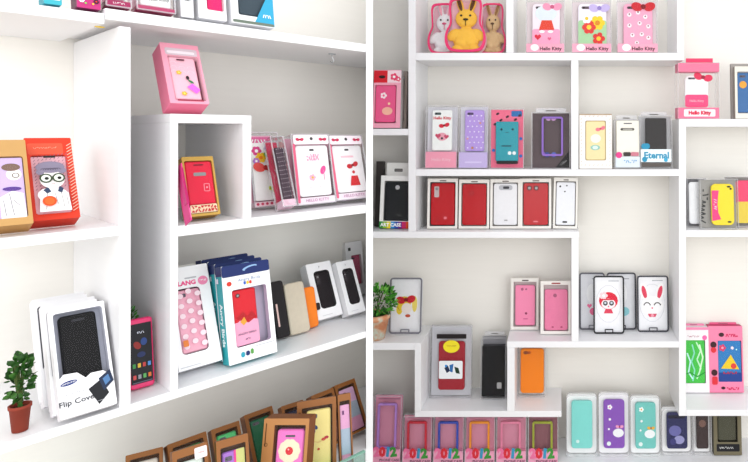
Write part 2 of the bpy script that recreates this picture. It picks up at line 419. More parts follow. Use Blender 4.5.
# ------------------------------------------------------------------ right shelving
RU = thing0('shelving_unit', 'white cubbyhole shelving facing straight out, right side of photo', 'shelf')
def X(u, Y=YF): return (u-PX)/F*Y
def rboard(x0, x1, y0, y1, nm='shelf_board', x0w=False, front=YF):
    """pixel rectangle of the front face"""
    mb = MB(); z1, z0 = zr(y0), zr(y1); back = YB-.0005
    P = [(x_start(front) if x0w else X(x0), front), (X(x1), front), (X(x1), back), (x_start(back) if x0w else X(x0), back)]
    mb.plan(P, z0, z1, WHITE); return board(RU, nm, mb)
e = .15
rboard(408.4, 415.6, -60, 231.5, 'upright_panel')
rboard(415.6+.1, 684, 52.8, 60.3)
rboard(506.2, 513.4, -60, 52.7, 'upright_panel'); rboard(677.2, 684, -60, 52.7, 'upright_panel')
rboard(415.7, 679, 169.3, 176)
rboard(571.2, 578.4, 60.4, 169.2, 'upright_panel')
rboard(0, 579, 231.6, 238, x0w=True)
rboard(571.5, 578.6, 238.1, 341.4, 'upright_panel')
rboard(0, 408.3, 128.8, 135.3, x0w=True)
rboard(686.1, 790, 119, 126.6); rboard(679, 686, 119, 416, 'upright_panel')
rboard(686.1, 790, 230.3, 237); rboard(686.1, 790, 410, 416)
rboard(507, 678.9, 341.5, 347.6)
rboard(0, 414.6, 343, 350, x0w=True); rboard(414.7, 421, 343, 411, 'upright_panel')
rboard(414.7, 561.5, 411.1, 417)
rboard(507.2, 514.6, 347.7, 411, 'upright_panel')
rboard(0, 790, 466, 474, x0w=True)
ZR = {k: zr(k) for k in (52.8, 119, 128.8, 169.3, 231.6, 230.3, 343, 341.5, 411.1, 410, 466)}
# ================================================================== goods on the left shelving
PK, HP, RED, BLK, WH = '#f29bb4', '#e0347a', '#c8202c', '#17171a', '#f6f6f7'
# --- top board
def top_item(u0, u1, t, h, tilt, **k):
    A, B = hit_d(L, (u0, 20), DF+.006), hit_d(L, (u1, 20), DF+.006)
    z = (ZT1 if u0 > 104 else ZTL1)+LIFT
    P = mk(L, ((A.x+B.x)/2, DF+.006, z+t*math.sin(math.radians(tilt))), B.x-A.x, h, math.radians(tilt), k.pop('yaw', 0)); return P
GT = 'phone cases on the top board'
pack(top_item(44, 62, .03, .12, 6), .03, 'turquoise box on the top board, furthest to the left', col='#3fb4c4', side='#2f93a5', win=(.15, .2, .85, .85), case=dict(r=(.2, .22, .8, .83), col='#e8f4f6'), fd=lambda p: p.rr(.1, .05, .9, .14, '#ffffff'))
pack(top_item(77, 101, .03, .13, 8), .03, 'magenta and black patterned box on the top board beside the turquoise one', col='#c2347a', side='#7c1f50', win=(.18, .22, .82, .88), case=dict(r=(.2, .24, .8, .86), col='#f3d4de'),
     fd=lambda p: [p.flower(.2, .08, .12, '#ffffff', RED), p.flower(.5, .12, .13, '#f06aa0', '#fff'), p.flower(.8, .08, .12, '#3a1a30', '#e33'), p.disc(.35, .05, .05, '#7ecb5a'), p.disc(.66, .05, .05, '#f6d23a')])
pack(top_item(106, 132, .03, .13, 8), .03, 'clear packet with a dark pink base on the top board over the tall upright', kind='clear', card='#efb6c8', base=(.07, '#a83060'), case=dict(r=(.15, .12, .85, .88), col='#f6dce4', dec=lambda p: p.bow(.5, .6, .25, '#d33', '#a11')), bd=lambda p: p.scrib(.5, .5, .5, .1, '#fff', n=6))
pack(top_item(137, 176, .035, .14, 9), .035, 'clear box with a pink base and a white black-scripted case on the top board', kind='clear', card='#e4b9c6', base=(.05, '#b7476e'), case=dict(r=(.14, .06, .93, .9), col='#f2f2f2', t=.014, dec=lambda p: p.text('Hello Kitty', .55, .1, .17, '#222', .1)))
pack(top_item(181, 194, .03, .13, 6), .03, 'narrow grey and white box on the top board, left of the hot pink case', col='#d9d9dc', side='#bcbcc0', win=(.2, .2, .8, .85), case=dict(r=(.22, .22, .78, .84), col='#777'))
pack(top_item(199, 227, .04, .15, 8), .04, 'white box with a hot pink case in its window on the top board', col='#f1f0f1', side='#e6e6ea', win=(.3, .1, .93, .9), inner='#d8d6da', case=dict(r=(.36, .1, .93, .88), col='#e5246b', cam='none'))
pack(top_item(232, 275, .04, .15, 8), .04, 'white box with dark grey case and light blue corner, right end of top board', col='#f1f1f3', side='#e8e8ec', win=(.16, .1, .94, .9), inner='#cfd2d6', case=dict(r=(.2, .12, .9, .88), col='#3c4a54', cam='none'),
     fd=lambda p: [p.poly([(.5, .01), (.99, .01), (.99, .5)], '#3aa7cf'), p.scrib(.82, .12, .2, .08, '#fff', th=.02, n=4), p.rr(.02, .01, .98, .04, '#6d7a6d')])
# --- left bay, middle board
def boy(p):
    p.rr(0, 0, 1, 1, '#e7b6c2', .04)
    for i in range(9):
        for j in range(11): p.line([(.06+i*.11, .42+j*.055), (.11+i*.11, .45+j*.055)], .018, '#9a6478')
    p.disc(.45, .28, .42, '#f7f4f5', .3); p.poly([(.05, 0), (.95, 0), (.9, .3), (.65, .38), (.3, .38), (.1, .3)], '#f7f4f5')
    p.poly([(.2, .36), (.33, .42), (.42, .33), (.3, .3)], '#32415e'); p.poly([(.6, .33), (.66, .42), (.78, .38), (.72, .3)], '#32415e')
    p.disc(.48, .54, .36, '#f6f1f0', .36)
    p.disc(.46, .75, .42, '#857d92', .24); p.disc(.16, .67, .12, '#857d92'); p.disc(.78, .69, .13, '#857d92')
    for i in range(7): p.arc(.25+i*.07, .7, .07, 0, PI, .015, '#5c5468', 5)
    for u in (.3, .66): p.disc(u, .555, .185, '#3c4a34'); p.disc(u, .555, .135, '#e4ebdf'); p.disc(u+.02, .55, .06, '#1c1c1c')
    p.line([(.45, .56), (.52, .56)], .03, '#48573e'); p.line([(.43, .45), (.54, .45)], .018, '#a05a5a')
    for a, b in (((.3, .3), (.22, .02)), ((.68, .3), (.74, .02)), ((.82, .25), (.86, .05)), ((.5, .3), (.56, .1))): p.line([a, b], .012, '#555')
    p.disc(.33, .16, .2, '#e8501f'); p.disc(.33, .16, .14, '#f0662c'); p.rr(.28, .9, .62, .935, '#222', .02)
def girl(p):
    p.rr(0, 0, 1, 1, '#c9b3dd', .04); p.poly([(.2, 0), (1, 0), (.95, .4), (.6, .45), (.2, .35)], '#f4f0f6'); p.disc(.7, .72, .25, '#f4ece8', .28)
    p.disc(.62, .84, .3, '#7a6156', .18); p.disc(.6, .48, .3, '#5b3b8c', .1); p.disc(.75, .7, .12, '#5b4b3c'); p.disc(.75, .7, .09, '#eee')
    for a, b in (((.5, .4), (.6, .05)), ((.6, .3), (.8, .2)), ((.3, .3), (.35, .05))): p.line([a, b], .015, '#444')
def redfront(p):
    p.rr(.05, .79, .8, .93, '#e4573c'); p.scrib(.42, .87, .5, .04, '#f4b8a0', th=.01, n=12)
    for i in range(22): p.line([(.86, .08+i*.038), (.985, .12+i*.038)], .018, '#f6c9b4')
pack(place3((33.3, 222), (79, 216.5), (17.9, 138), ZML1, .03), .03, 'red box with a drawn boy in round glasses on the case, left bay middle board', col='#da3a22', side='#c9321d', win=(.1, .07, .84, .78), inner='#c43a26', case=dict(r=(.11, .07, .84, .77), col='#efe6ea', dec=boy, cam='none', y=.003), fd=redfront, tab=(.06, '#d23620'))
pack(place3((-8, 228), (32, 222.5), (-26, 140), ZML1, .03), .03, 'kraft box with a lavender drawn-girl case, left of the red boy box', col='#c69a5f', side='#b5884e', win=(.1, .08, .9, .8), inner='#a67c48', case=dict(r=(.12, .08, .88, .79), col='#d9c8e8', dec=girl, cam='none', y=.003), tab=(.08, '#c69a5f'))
# --- left bay, bottom board: five flip cover boxes
def flipdec(first):
    def f(p):
        P = [(0.03, .01), (.97, .01), (.97, .27), (.82, .335), (.6, .34), (.5, .31), (.36, .375), (.12, .385), (.03, .34)]
        p.poly(P, '#f7f7f9')
        if first:
            p.disc(.2, .3, .15, '#0c2a74', .05, .12); p.text('SAMSUNG', .2, .3, .055, '#fff', .12)
            p.text('GALAXY Note', .26, .2, .06, '#9a9aa0', .02); p.text('Flip Cover', .33, .125, .16, '#3f4046', .02, bold=.003)
            p.poly([(.52, .2), (.76, .26), (.88, .12), (.68, .04)], '#1c1e22'); p.poly([(.72, .27), (.94, .33), (.99, .22), (.79, .15)], '#23304a'); p.poly([(.79, .26), (.9, .29), (.93, .23), (.83, .195)], '#4f78a8')
            p.line([(.05, .065), (.95, .075)], .006, '#c6c6cc')
    return f
FB = place3((60, 419.8), (118, 404), (42, 310.5), ZB1, .026); FT = .017
lab = ['white flip cover box in front of its row, black case fully visible', 'second flip cover box from the front, directly behind the fully visible one',
       'middle flip cover box of the row of five', 'fourth flip cover box from the front of the row', 'rearmost flip cover box, against the wall of the left bay']
n_ = Vector((-math.sin(FB.yaw), math.cos(FB.yaw), 0)); offs = [0, .0195, .0375, .0575, .0765]
for i in range(5):
    P = mk(L, FB.p+n_*(offs[i]/math.cos(FB.tilt)*1.0)-Vector((math.cos(FB.yaw), math.sin(FB.yaw), 0))*[0, .003, .001, .005, .004][i], FB.w, FB.h*(1 if i == 0 else .995), FB.tilt, FB.yaw)
    pack(P, FT, lab[i], name='flip_cover_box', group='white flip cover boxes', col='#f4f4f6', side='#eceaee', win=(.05, .03, .95, .955), wr=.004, inner='#b9bccb',
         case=dict(r=(.16, .2, .84, .93), col='#07070a', cam='slot', camc='#2c2d33', rad=.12, y=.006, rough=.7), fd=flipdec(i == 0)); R_ = bpy.data.objects[[o.name for o in bpy.data.objects if o.get('label') == lab[i]][0]]; m = MB(); m.box(-FB.w*.44, FB.w*.44, .006, .0125, P.h-.0004, P.h+.0004, '#1e1c22'); m.build('lid_gap', R_)
# plants
def pot(R, r0, r1, h, col, rim=.12):
    m = MB(); m.lathe([(0, .0), (r0, 0), (r1*.97, h*(1-rim)), (r1*1.06, h*(1-rim)), (r1*1.08, h), (r1*.9, h), (r1*.88, h*.86), (0, h*.86)], col, 28); return m.build('pot', R, True)
def foliage(R, c, rad, n, ls, mats, stems=8, up=.3, oval=.5):
    f = MB(); g = MB()
    for i in range(stems):
        a = random.uniform(0, 2*PI); q = random.uniform(.2, .8); g.tube([(0, 0, c[2]-rad[2]-.01), (rad[0]*q*.5*math.cos(a), rad[1]*q*.5*math.sin(a), c[2]-rad[2]*.3), (rad[0]*q*math.cos(a), rad[1]*q*math.sin(a), c[2]+rad[2]*.6)], .0011, mat('#4a5a2a', .7), 5)
    g.build('stems', R)
    for i in range(n):
        v = Vector((random.gauss(0, 1), random.gauss(0, 1), random.gauss(0, 1))).normalized()*random.uniform(.35, 1)**.5
        p = Vector((c[0]+v.x*rad[0], c[1]+v.y*rad[1], c[2]+v.z*rad[2]))
        d = (Vector((v.x, v.y, v.z+up))+Vector((random.uniform(-.5, .5), random.uniform(-.5, .5), random.uniform(-.4, .4)))).normalized()
        s_ = d.cross(Vector((random.uniform(-1, 1), random.uniform(-1, 1), random.uniform(-1, 1)))).normalized(); u_ = d.cross(s_)
        l = ls*random.uniform(.7, 1.2); w_ = l*oval
        vs = [p, p+d*l*.35+s_*w_*.5, p+d*l*.7+s_*w_*.42, p+d*l, p+d*l*.7-s_*w_*.42, p+d*l*.35-s_*w_*.5, p+d*l*.5+u_*l*.12]
        f.add(vs, [(0, 1, 6), (1, 2, 6), (2, 3, 6), (3, 4, 6), (4, 5, 6), (5, 0, 6)], random.choice(mats))
    f.build('foliage', R)
    m = MB(); return
g = hit_z(L, (20, 431), ZB1); w_ = 18.5/F*(g.x*math.sin(L)+g.y*math.cos(L))
R = root('potted_plant', mk(L, (g.x, g.y, ZB1+LIFT), 1, 1, 0, 0), 'small dark green jade plant in a dark terracotta pot beside the flip cover boxes', 'potted plant')
pot(R, w_*.34, w_*.46, w_*1.4, mat('#8e3a2a', .7, .1)); m = MB(); m.lathe([(0, w_*1.2), (w_*.4, w_*1.2), (w_*.39, w_*1.22), (0, w_*1.24)], SOIL, 16); m.build('soil', R)
foliage(R, (0, 0, w_*2.75), (w_*.42, w_*.42, w_*1.3), 120, .0095, [LEAFD, mat('#3b6b28', .5, .3), mat('#23491a', .5, .3)], 9, oval=.8)
# --- between the uprights
def homescreen(p):
    p.rr(.06, .07, .94, .93, '#0d0f16', .04); p.disc(.35, .62, .13, '#8a2622', .2, .5); p.disc(.62, .66, .13, '#24407e', .18); p.disc(.5, .48, .17, '#1c2a58', .13)
    for i in range(4): p.rr(.14+i*.2, .3, .26+i*.2, .36, ['#3c8f46', '#d8b33a', '#b83a3a', '#4a86c8'][i], .02)
    for i in range(4): p.rr(.14+i*.2, .14, .26+i*.2, .2, ['#c84a4a', '#8f8f99', '#5aa65a', '#d06a2a'][i], .02)
    p.scrib(.5, .8, .3, .1, '#dfe6f4', n=4); p.rr(.1, .085, .9, .1, '#556')
P = place2((130, 391.3), (155, 384.3), 321, ZB1, .012, 9)
R = root('mobile_phone', P, 'phone in a bright pink cover leaning between the two tall uprights', 'phone')
phone_case(R, -P.w/2, P.w/2, 0, P.h, 0, .011, '#e2336f', cam='none', rad=.13, dec=homescreen, name='pink_cover')
g = P.p+Vector((.012, .06, 0))
R = root('potted_plant', mk(L, (g.x-.014, g.y, ZB1+LIFT), 1, 1, 0, 0), 'small green plant half hidden behind the pink phone', 'potted plant')
pot(R, .014, .018, .045, mat('#8e3a2a', .7, .1)); foliage(R, (0, 0, .085), (.008, .014, .028), 60, .01, [LEAFD, LEAF], 5)
# --- on top of the small cubby
def pinkfront(p):
    p.rr(.1, .8, .93, .92, '#d5c3cc', .05); p.rr(.14, .83, .86, .875, '#efe4ea')
    p.rr(.2, .04, .86, .065, '#a33a50', .01)
def pinkcase(p):
    for i in range(7): p.arc(.15+(i % 3)*.3, .62+.1*(i//3), .12, 0, PI, .012, '#f8d9e4', 6)
    p.flower(.3, .62, .1, '#e9b93c', '#f6dc7a', 5); p.flower(.36, .13, .1, '#d7b62c', '#f3e07a', 5)
    p.disc(.58, .5, .06, '#2a1c22', .1); p.disc(.68, .41, .12, '#2c7a4a', .05, -.7); p.poly([(.5, .28), (.72, .37), (.98, .22), (.8, .13)], '#e26ae0'); p.rr(.28, .9, .58, .935, '#5a2436', .02)
pack(place3((170.3, 113.6), (209.5, 113.6), (151, 42), ZC1, .035, d=DF+.008), .035, 'pale pink box with a butterfly-and-flower case leaning on top of the small cubby', col='#f2a2b8', side='#ec7e9c', win=(.14, .05, .95, .8), inner='#f3c3d0', case=dict(r=(.16, .08, .86, .79), col='#f4bccb', cam='none', dec=pinkcase, y=.003), fd=pinkfront, tab=(.035, '#f09ab2'))
# --- inside the cubby
pack(place3((190.5, 217.5), (219, 213.5), (181.3, 157), ZM1, .025), .025, 'gold-edged box with a red flip case inside the small cubby', col='#c9a24e', side='#a9803a', win=(.06, .04, .94, .93), inner='#b68d40', case=dict(r=(.07, .18, .93, .92), col='#e02442', cam='slot', camc='#6e1a28', y=.001, dec=lambda p: [p.rr(.28, .66, .74, .74, '#8d9092', .04), p.frame(.6, .3, .82, .48, .025, '#f59aa8'), p.disc(.71, .39, .04, '#f59aa8')]),
     fd=lambda p: [p.rr(.08, .05, .92, .185, '#f0dcb8'), p.scrib(.5, .145, .8, .1, '#c61d30', th=.04, n=8), p.scrib(.5, .085, .8, .1, '#c61d30', th=.04, n=8), p.rr(.1, .19, .9, .2, '#c61d30')])
pack(place3((163, 224), (190, 219.5), (155, 163), ZM1, .025, smin=SP1+.004), .025, 'hot pink box partly hidden at the left inside the small cubby', col='#e23d8a', side='#c92f77', win=(.1, .3, .9, .92), inner='#b92a6c', case=dict(r=(.14, .32, .86, .9), col='#f06aa8'), fd=lambda p: [p.rr(.1, .04, .9, .2, '#f27ab0'), p.rr(.55, .22, .9, .3, '#3a1a2a')])
# --- middle board, right bay
def fl_card(p):
    p.rr(0, 0, 1, 1, '#f6f5f3', .05)
    for u, v, r, c, d in ((.2, .86, .2, '#d9488a', '#fff'), (.75, .9, .24, '#8a5db0', '#f6d23a'), (.35, .74, .22, '#f0c22c', '#e8801c'), (.82, .74, .18, '#93b83c', '#fff'), (.14, .68, .14, '#b276c8', '#fff'), (.6, .8, .14, '#7ab648', '#f2e04a')): p.flower(u, v, r, c, d, 6)
    p.bow(.5, .56, .5, '#e2544f', '#b5302f', -.1)
    for u, v in ((.75, .16), (.62, .2), (.86, .2)): p.flower(u, v, .1, '#c9d84a', '#5a8a2a', 5)
    pass
pack(place3((257, 208.3), (282.5, 204.7), (248, 132), ZM1, .024), .024, 'clear packet with a case of yellow, purple and red flowers beside the cubby wall', kind='clear', card='#f2b3cb', base=(.07, '#f3d3dc'), case=dict(r=(.1, .09, .93, .86), col='#f6f5f3', cam='none', dec=fl_card), cd=lambda p: [p.rr(.05, .86, .95, .98, '#e56aa0'), p.scrib(.5, .92, .6, .14, '#fff', th=.04, n=5)], bd=lambda p: [p.disc(.1+.16*i, .5, .05, '#c8325a') for i in range(6)])
def dots(c, n=5, m=8, r=.03): 
    return lambda p: [p.disc((i+.5)/n, (j+.5)/m, r, c, n=8) for i in range(n) for j in range(m)]
gd = hit_z(L, (302.4, 206.5), ZM1+.01).y
pack(place_d(283.5, 297, 136, ZM1, .028, 22, gd+.012), .028, 'clear red-sided packet with a dark white-dotted case, squeezed behind the white flip case', kind='clear', card='#c93a58', film=CRINK, base=(.1, '#e9c7d6'), case=dict(r=(.3, .12, .95, .85), col='#4a3844', cam='none', dec=dots('#d9cdd4', 5, 12, .045)))
def wcase(red):
    def f(p):
        p.rr(0, 0, 1, 1, '#f8f7f8', .08); p.rr(.42, .89, .56, .93, '#3a3038', .02)
        if red: p.rr(.25, .74, .7, .78, '#f4c7d2'); p.bow(.62, .57, .2, '#c8202c', '#8a1018', .3); p.disc(.62, .42, .05, '#c8202c'); p.poly([(.45, .13), (.8, .13), (.74, .34), (.52, .34)], '#d4242c')
        else: p.scrib(.5, .8, .4, .1, '#ef9fc0', th=.03, n=6); p.scrib(.5, .73, .4, .1, '#ef9fc0', th=.03, n=6); p.disc(.78, .5, .08, '#f0529a', .14, -.4); p.line([(.8, .5), (.8, .3)], .02, '#d98ab0'); p.flower(.42, .36, .1, '#f4b3cc', '#e8b83a', 5); p.scrib(.5, .17, .4, .03, '#b9a8b0', th=.01, n=9)
    return f
for BL, BR, TL, red, lb in (((302.4, 206.5), (332, 201.3), (290.7, 134), 0, 'clear pink-sided box with a white flip case and small pink print, middle board'),
                        ((342.7, 201.5), (365.6, 196.5), (327, 135), 1, 'clear pink-sided box with a white flip case and red bow print, nearest the middle wall')):
    pack(place3(BL, BR, TL, ZM1, .034), .034, lb, kind='clear', film=HAZE, card='#e4d5dc', base=(.1, '#efe2ea'), case=dict(r=(.12, .12, .95, .84), col='#f8f7f8', cam='none', t=.012, dec=wcase(red)),
         cd=lambda p: p.rr(0, 0, 1, 1, '#e2a9bd'), fd=lambda p: [p.rr(.04, .85, .96, .985, '#f3e9ef'), p.rr(.01, .03, .07, .86, '#dc5f80'), p.bow(.2, .92, .1, '#c8325a', '#900'), p.disc(.5, .93, .04, '#444'), p.bow(.8, .92, .1, '#c8325a', '#900'), p.text('HELLO KITTY', .5, .055, .1, '#b06a9a')])
    # dyed side wall of the packet
P = place3((349, 192), (365.4, 188), (346, 127), ZM1, .03)
pack(P, .03, 'white box with a black case behind the red bow flip case, against the middle wall', col='#f2f2f2', side='#dededf', win=(.18, .1, .86, .86), inner='#cfcfd2', case=dict(r=(.2, .1, .84, .85), col='#1d1d20'))
pack(place3((296, 193), (318, 190), (272, 124), ZM1, .02), .02, 'crinkled empty-looking clear packet behind the pink-sided boxes', kind='clear', film=CRINK, card='#e9e2e6', case=dict(r=(.2, .15, .8, .8), col='#f1dfe6'))
# --- bottom board, right bay
def mol(p):
    p.text('MOLANG', .33, .83, .16, '#e9558c', -.03, bold=.008); p.rr(.42, .87, .7, .885, '#b9b9bd'); p.disc(.84, .83, .12, '#f08ab0'); p.scrib(.84, .83, .16, .05, '#fff', th=.012, n=5)
    p.rr(.04, .02, .5, .03, '#cfd0d4')
def molcase(p):
    for i in range(3):
        for j in range(6): p.disc(.2+i*.33, .1+j*.16+(.06 if i % 2 else 0), .12, '#f7dfe6', .13); p.arc(.2+i*.33, .1+j*.16+(.06 if i % 2 else 0), .125, 0, 2*PI, .012, '#e396b0', 12)
    p.rr(.04, .1, .24, .2, '#e0803c', .03)
pack(place3((178, 371.5), (223.8, 360.3), (164, 270), ZB1, .032), .032, 'white box with a pink dotted case and pink lettering across the top, bottom board', col='#f5f5f6', side='#e2e2e6', win=(.13, .14, .74, .78), wr=.006, inner='#8a7480', case=dict(r=(.15, .15, .74, .77), col='#f2b3c6', cam='pill', dec=molcase, y=.003), fd=mol, tab=(.06, '#efece4'))
def bird(p):
    p.rr(0, .88, 1, 1, '#1d2d66'); p.disc(.58, .945, .16, '#8fb4dc', .045, .2); p.disc(.6, .935, .13, '#1d2d66', .035, .2)
    p.text('Angry Birds', .55, .83, .1, '#7d8fae'); p.disc(.13, .81, .05, '#d33a2a'); p.rr(.42, .775, .47, .81, '#3a66c8'); p.rr(.48, .775, .53, .81, '#e9c23a'); p.rr(.54, .775, .59, .81, '#d33a2a')
    p.rr(.24, .045, .32, .1, '#2a9ab0'); p.rr(.34, .05, .42, .1, '#1d2d66'); p.rr(.44, .055, .5, .11, '#5a9a4a')
    p.rr(.55, .12, .95, .13, '#c2c4ca')
def birdcase(p):
    p.rr(.0, .0, 1, .42, '#eba7c4', .08); p.poly([(0, .36), (.25, .45), (.5, .38), (.75, .46), (1, .38), (1, .3), (0, .3)], '#eba7c4')
    p.disc(.24, .9, .09, '#4a1a1e'); p.disc(.24, .9, .05, '#999')
    p.poly([(.1, .5), (.4, .6), (.55, .5), (.75, .58), (.95, .46), (.6, .38), (.35, .42)], '#b51820'); p.poly([(.25, .42), (.42, .5), (.52, .4), (.38, .35)], '#eba23a')
    p.text('ANGRY BIRDS', .5, .2, .12, '#3d3a5a'); p.scrib(.5, .1, .2, .06, '#3d3a5a', th=.02, n=4)
AB = place3((228.2, 365.3), (278.7, 352.3), (220.8, 267), ZB1, .024)
lab = ['navy-topped teal-sided box with a red and pink case, front of its stack', 'second navy-topped box, directly behind the red and pink case', 'third navy-topped box back in the stack', 'navy-topped box at the back of the stack, nearest the wall']
n_ = Vector((-math.sin(AB.yaw), math.cos(AB.yaw), 0))
for i in range(4):
    P = mk(L, AB.p+n_*.0265*i/math.cos(AB.tilt), AB.w, AB.h, AB.tilt, AB.yaw)
    pack(P, .024, lab[i], group='navy topped boxes on the bottom board', col='#f4f5f7', side='#2aa3ab', win=(.17, .15, .9, .74), wr=.004, inner='#cdbfd8', case=dict(r=(.18, .16, .68, .73), col='#d41f2c', cam='none', dec=birdcase, y=.004), fd=bird,
         sd=lambda p: [p.rr(0, .9, 1, 1, '#1d2d66'), p.text('Angry Birds', .5, .4, .6, '#eafafa', -PI/2, bold=.02), p.rr(.1, .83, .4, .88, '#eef')])
def wallet(P, lb, col, t, dec=None, strap=None):
    R = root('wallet_case', P, lb, 'phone wallet case'); m = MB(); w, h = P.w, P.h
    m.slab(-w/2, w/2, 0, h, .006, 0, .004, mat(col, .55, .08, 120, .1)); m.slab(-w/2, w/2, 0, h, .006, t-.004, t, mat(col, .55, .08, 120, .1)); m.box(-w/2+.0005, -w/2+.004, .002, t-.002, .003, h-.003, mat(col, .55, .08, 120, .1)); m.build('leather_cover', R)
    m = MB(); m.slab(-w/2+.005, w/2-.003, .004, h-.004, .005, .0045, t-.0045, mat('#2a2a2c')); m.build('inner_tray', R)
    if dec: m = MB(); p = Pen(m, -w/2, 0, w, h, -.0003); dec(p); m.build('trim_strip', R)
    if strap: m = MB(); m.slab(w/2-.002, w/2+.008, h*.38, h*.56, .003, .001, .004, mat(strap)); m.build('closing_strap', R)
    return R
wd0 = hit_z(L, (301, 335.5), ZB1).y
wallet(place_d(304.5, 319.5, 289, ZB1, .012, 15, wd0+.014), 'orange wallet case behind the beige one', '#ef7f22', .012, None, '#2a2022')
wallet(place_d(291.5, 311, 284.5, ZB1, .012, 18, wd0), 'beige wallet case leaning between the black and the orange ones', '#c9bda9', .012)
wallet(place_d(277.5, 291, 282.5, ZB1, .012, 18, wd0+.001), 'black wallet case with a thin pink strip beside the navy-topped boxes', '#1b1618', .012, lambda p: p.rr(.22, .2, .34, .6, '#e7c3bc'))
for BL, BR, TL, lb in (((318.4, 320.5), (343, 313.8), (304.4, 265), 'white box with a black case in an oval window, left of the white pair'), ((349, 315.3), (365.6, 310.5), (331, 262.5), 'white box with a black case in an oval window, right of the white pair')):
    pack(place3(BL, BR, TL, ZB1, .026), .026, lb, col='#f2f2f4', side='#dcdcdf', group='white boxes with oval windows', win=(.22, .17, .86, .85), wr=.007, inner='#2a2527', case=dict(r=(.22, .17, .86, .84), col='#1c1519', cam='tall', camc='#3b3438', y=.002), fd=lambda p: [p.text('y', .5, .93, .14, '#8a8a90'), p.rr(.2, .05, .6, .06, '#d2d2d6')], tab=(.04, '#e4e4e6'))
pack(place3((350, 298), (365.3, 293.5), (345, 243), ZB1, .026), .026, 'white box with a dusky pink case right against the middle wall, bottom board', col='#ededee', side='#d2d0cf', win=(.3, .2, .9, .75), inner='#c9c0c4', case=dict(r=(.32, .2, .9, .74), col='#c4607c'), fd=lambda p: p.rr(.14, .84, .3, .9, '#444'))
# --- brown boxes on the counter
def kraft(TL, TR, tilt, lb, col, dec=None, h=.1, t=.022, cr=(.17, .06, .87, .87), win=(.12, .04, .9, .92), fd=None, cam='pill', wide='#8d5829'):
    P = place_top(TL, TR, ZLOW, h, t, math.radians(tilt))
    pack(P, t, lb, name='kraft_case_box', cat='kraft box', group='kraft boxes on the counter', col=wide, side='#7a461d', win=win, wr=.0015, inner='#6b421f', case=dict(r=cr, col=col, dec=dec, cam=cam, y=.005), film=plastic(0, .015), fd=fd)
    print('kraft', lb[:30], [round(x, 3) for x in P.p], round(P.w, 3))
    return P
def butter(p):
    p.disc(.22, .8, .13, '#2c4272', .09, .6); p.disc(.36, .76, .12, '#2c4272', .08, -.7); p.disc(.3, .7, .09, '#3b5a90', .06, 1); p.disc(.24, .72, .06, '#3b5a90'); p.disc(.7, .58, .09, '#c8342c', .06); p.disc(.82, .6, .09, '#b82a3a', .06); p.disc(.5, .46, .05, '#c8442c'); p.line([(.1, .6), (.5, .55), (.75, .58)], .015, '#d9a06a'); p.disc(.68, .16, .1, '#7a4a8a'); p.disc(.68, .16, .05, '#d9b3c8')
def daisy(p):
    p.flower(.5, .72, .4, '#efe3c4', '#d6323c', 10); p.disc(.5, .72, .13, '#d6323c'); p.disc(.47, .74, .03, '#f6c0c0')
def stripe(a, b, c):
    return lambda p: [p.rr(0, .64, 1, 1, a, .08), p.rr(0, .3, 1, .66, b, .0), p.rr(0, 0, 1, .3, c, .08), p.rr(.2, .86, .42, .92, '#6a3a6a', .03)]
def branch(p):
    p.line([(.06, .95), (.06, .7)], .02, '#4a2c14'); p.arc(.08, .72, .035, 0, 2*PI, .012, '#4a2c14', 8)
def sticker(p): p.rr(.62, .86, .98, .97, '#f4e4e4'); p.scrib(.8, .915, .22, .05, '#b55', th=.01, n=6); p.disc(.78, .78, .05, '#4a2c14'); p.disc(.86, .7, .05, '#4a2c14')
KT = KRAFT
kraft((125.6, 455.8), (163, 446.5), 30, 'brown kraft box half below the photo edge, furthest left in the back row', '#d8cfc4')
kraft((167, 445), (206, 431), 30, 'brown kraft box with a bright green case, back row behind the sticker box', '#3fae5a')
kraft((211, 430), (239, 420.3), 30, 'brown kraft box with a light green case, back row behind the purple striped one', '#57c878')
kraft((244, 415.5), (272, 405.5), 30, 'brown kraft box with a dark green case, back row left of the daisy case', '#1f6a45')
kraft((281, 406.5), (303, 399.5), 30, 'brown kraft box with a dark case, back row right behind the daisy case', '#2b2a40')
kraft((311, 396), (333, 387.5), 30, 'brown kraft box with a brown case, back row behind the butterfly case', '#7a4a3a')
kraft((334, 386), (354.5, 378), 30, 'brown kraft box with a lavender and grey case, back row against the middle wall', '#c9a0c4', stripe('#cfa3c6', '#9aa6b4', '#c98aa8'))
kraft((172, 452.5), (207, 441.5), 22, 'brown kraft box with a pale sticker, front row at the left', '#d9e4da', fd=sticker, h=.14)
kraft((216, 442), (248, 433), 22, 'brown kraft box with a purple and lime striped case, front row', '#a06ac4', lambda p: [p.rr(.6, 0, 1, 1, '#c6c87a', .05), p.rr(.52, 0, .62, 1, '#d83a8a')], h=.14)
kraft((337.5, 395.3), (350.5, 392.7), 20, 'brown kraft box with a pink, grey and blue banded case, front row at the right', '#d79ac0', stripe('#d99fc4', '#9fb0c0', '#c98aa8'), h=.14)
kraft((297, 402.5), (336, 396), 20, 'brown kraft box with a pale yellow butterfly case, front row', '#f2e08e', butter, fd=lambda p: [p.rr(.04, .6, .1, .64, '#4a2c14'), p.rr(.04, .72, .1, .76, '#4a2c14'), p.rr(.04, .84, .1, .88, '#4a2c14')], cr=(.24, .05, .86, .88), h=.14)
kraft((264.4, 418.6), (309.4, 418.6), 10, 'brown kraft box with a pink daisy case, nearest the camera in the front row', '#f07ac4', daisy, t=.026, fd=branch, win=(.24, .06, .93, .93), cr=(.28, .06, .88, .87), cam='slot', wide='#b07a48', h=.14)

# ================================================================== goods on the right shelving
def rp(x0, x1, y0, yb, shelf, t, **k): return place_r(x0, x1, y0, yb, ZR[shelf], t, **k)
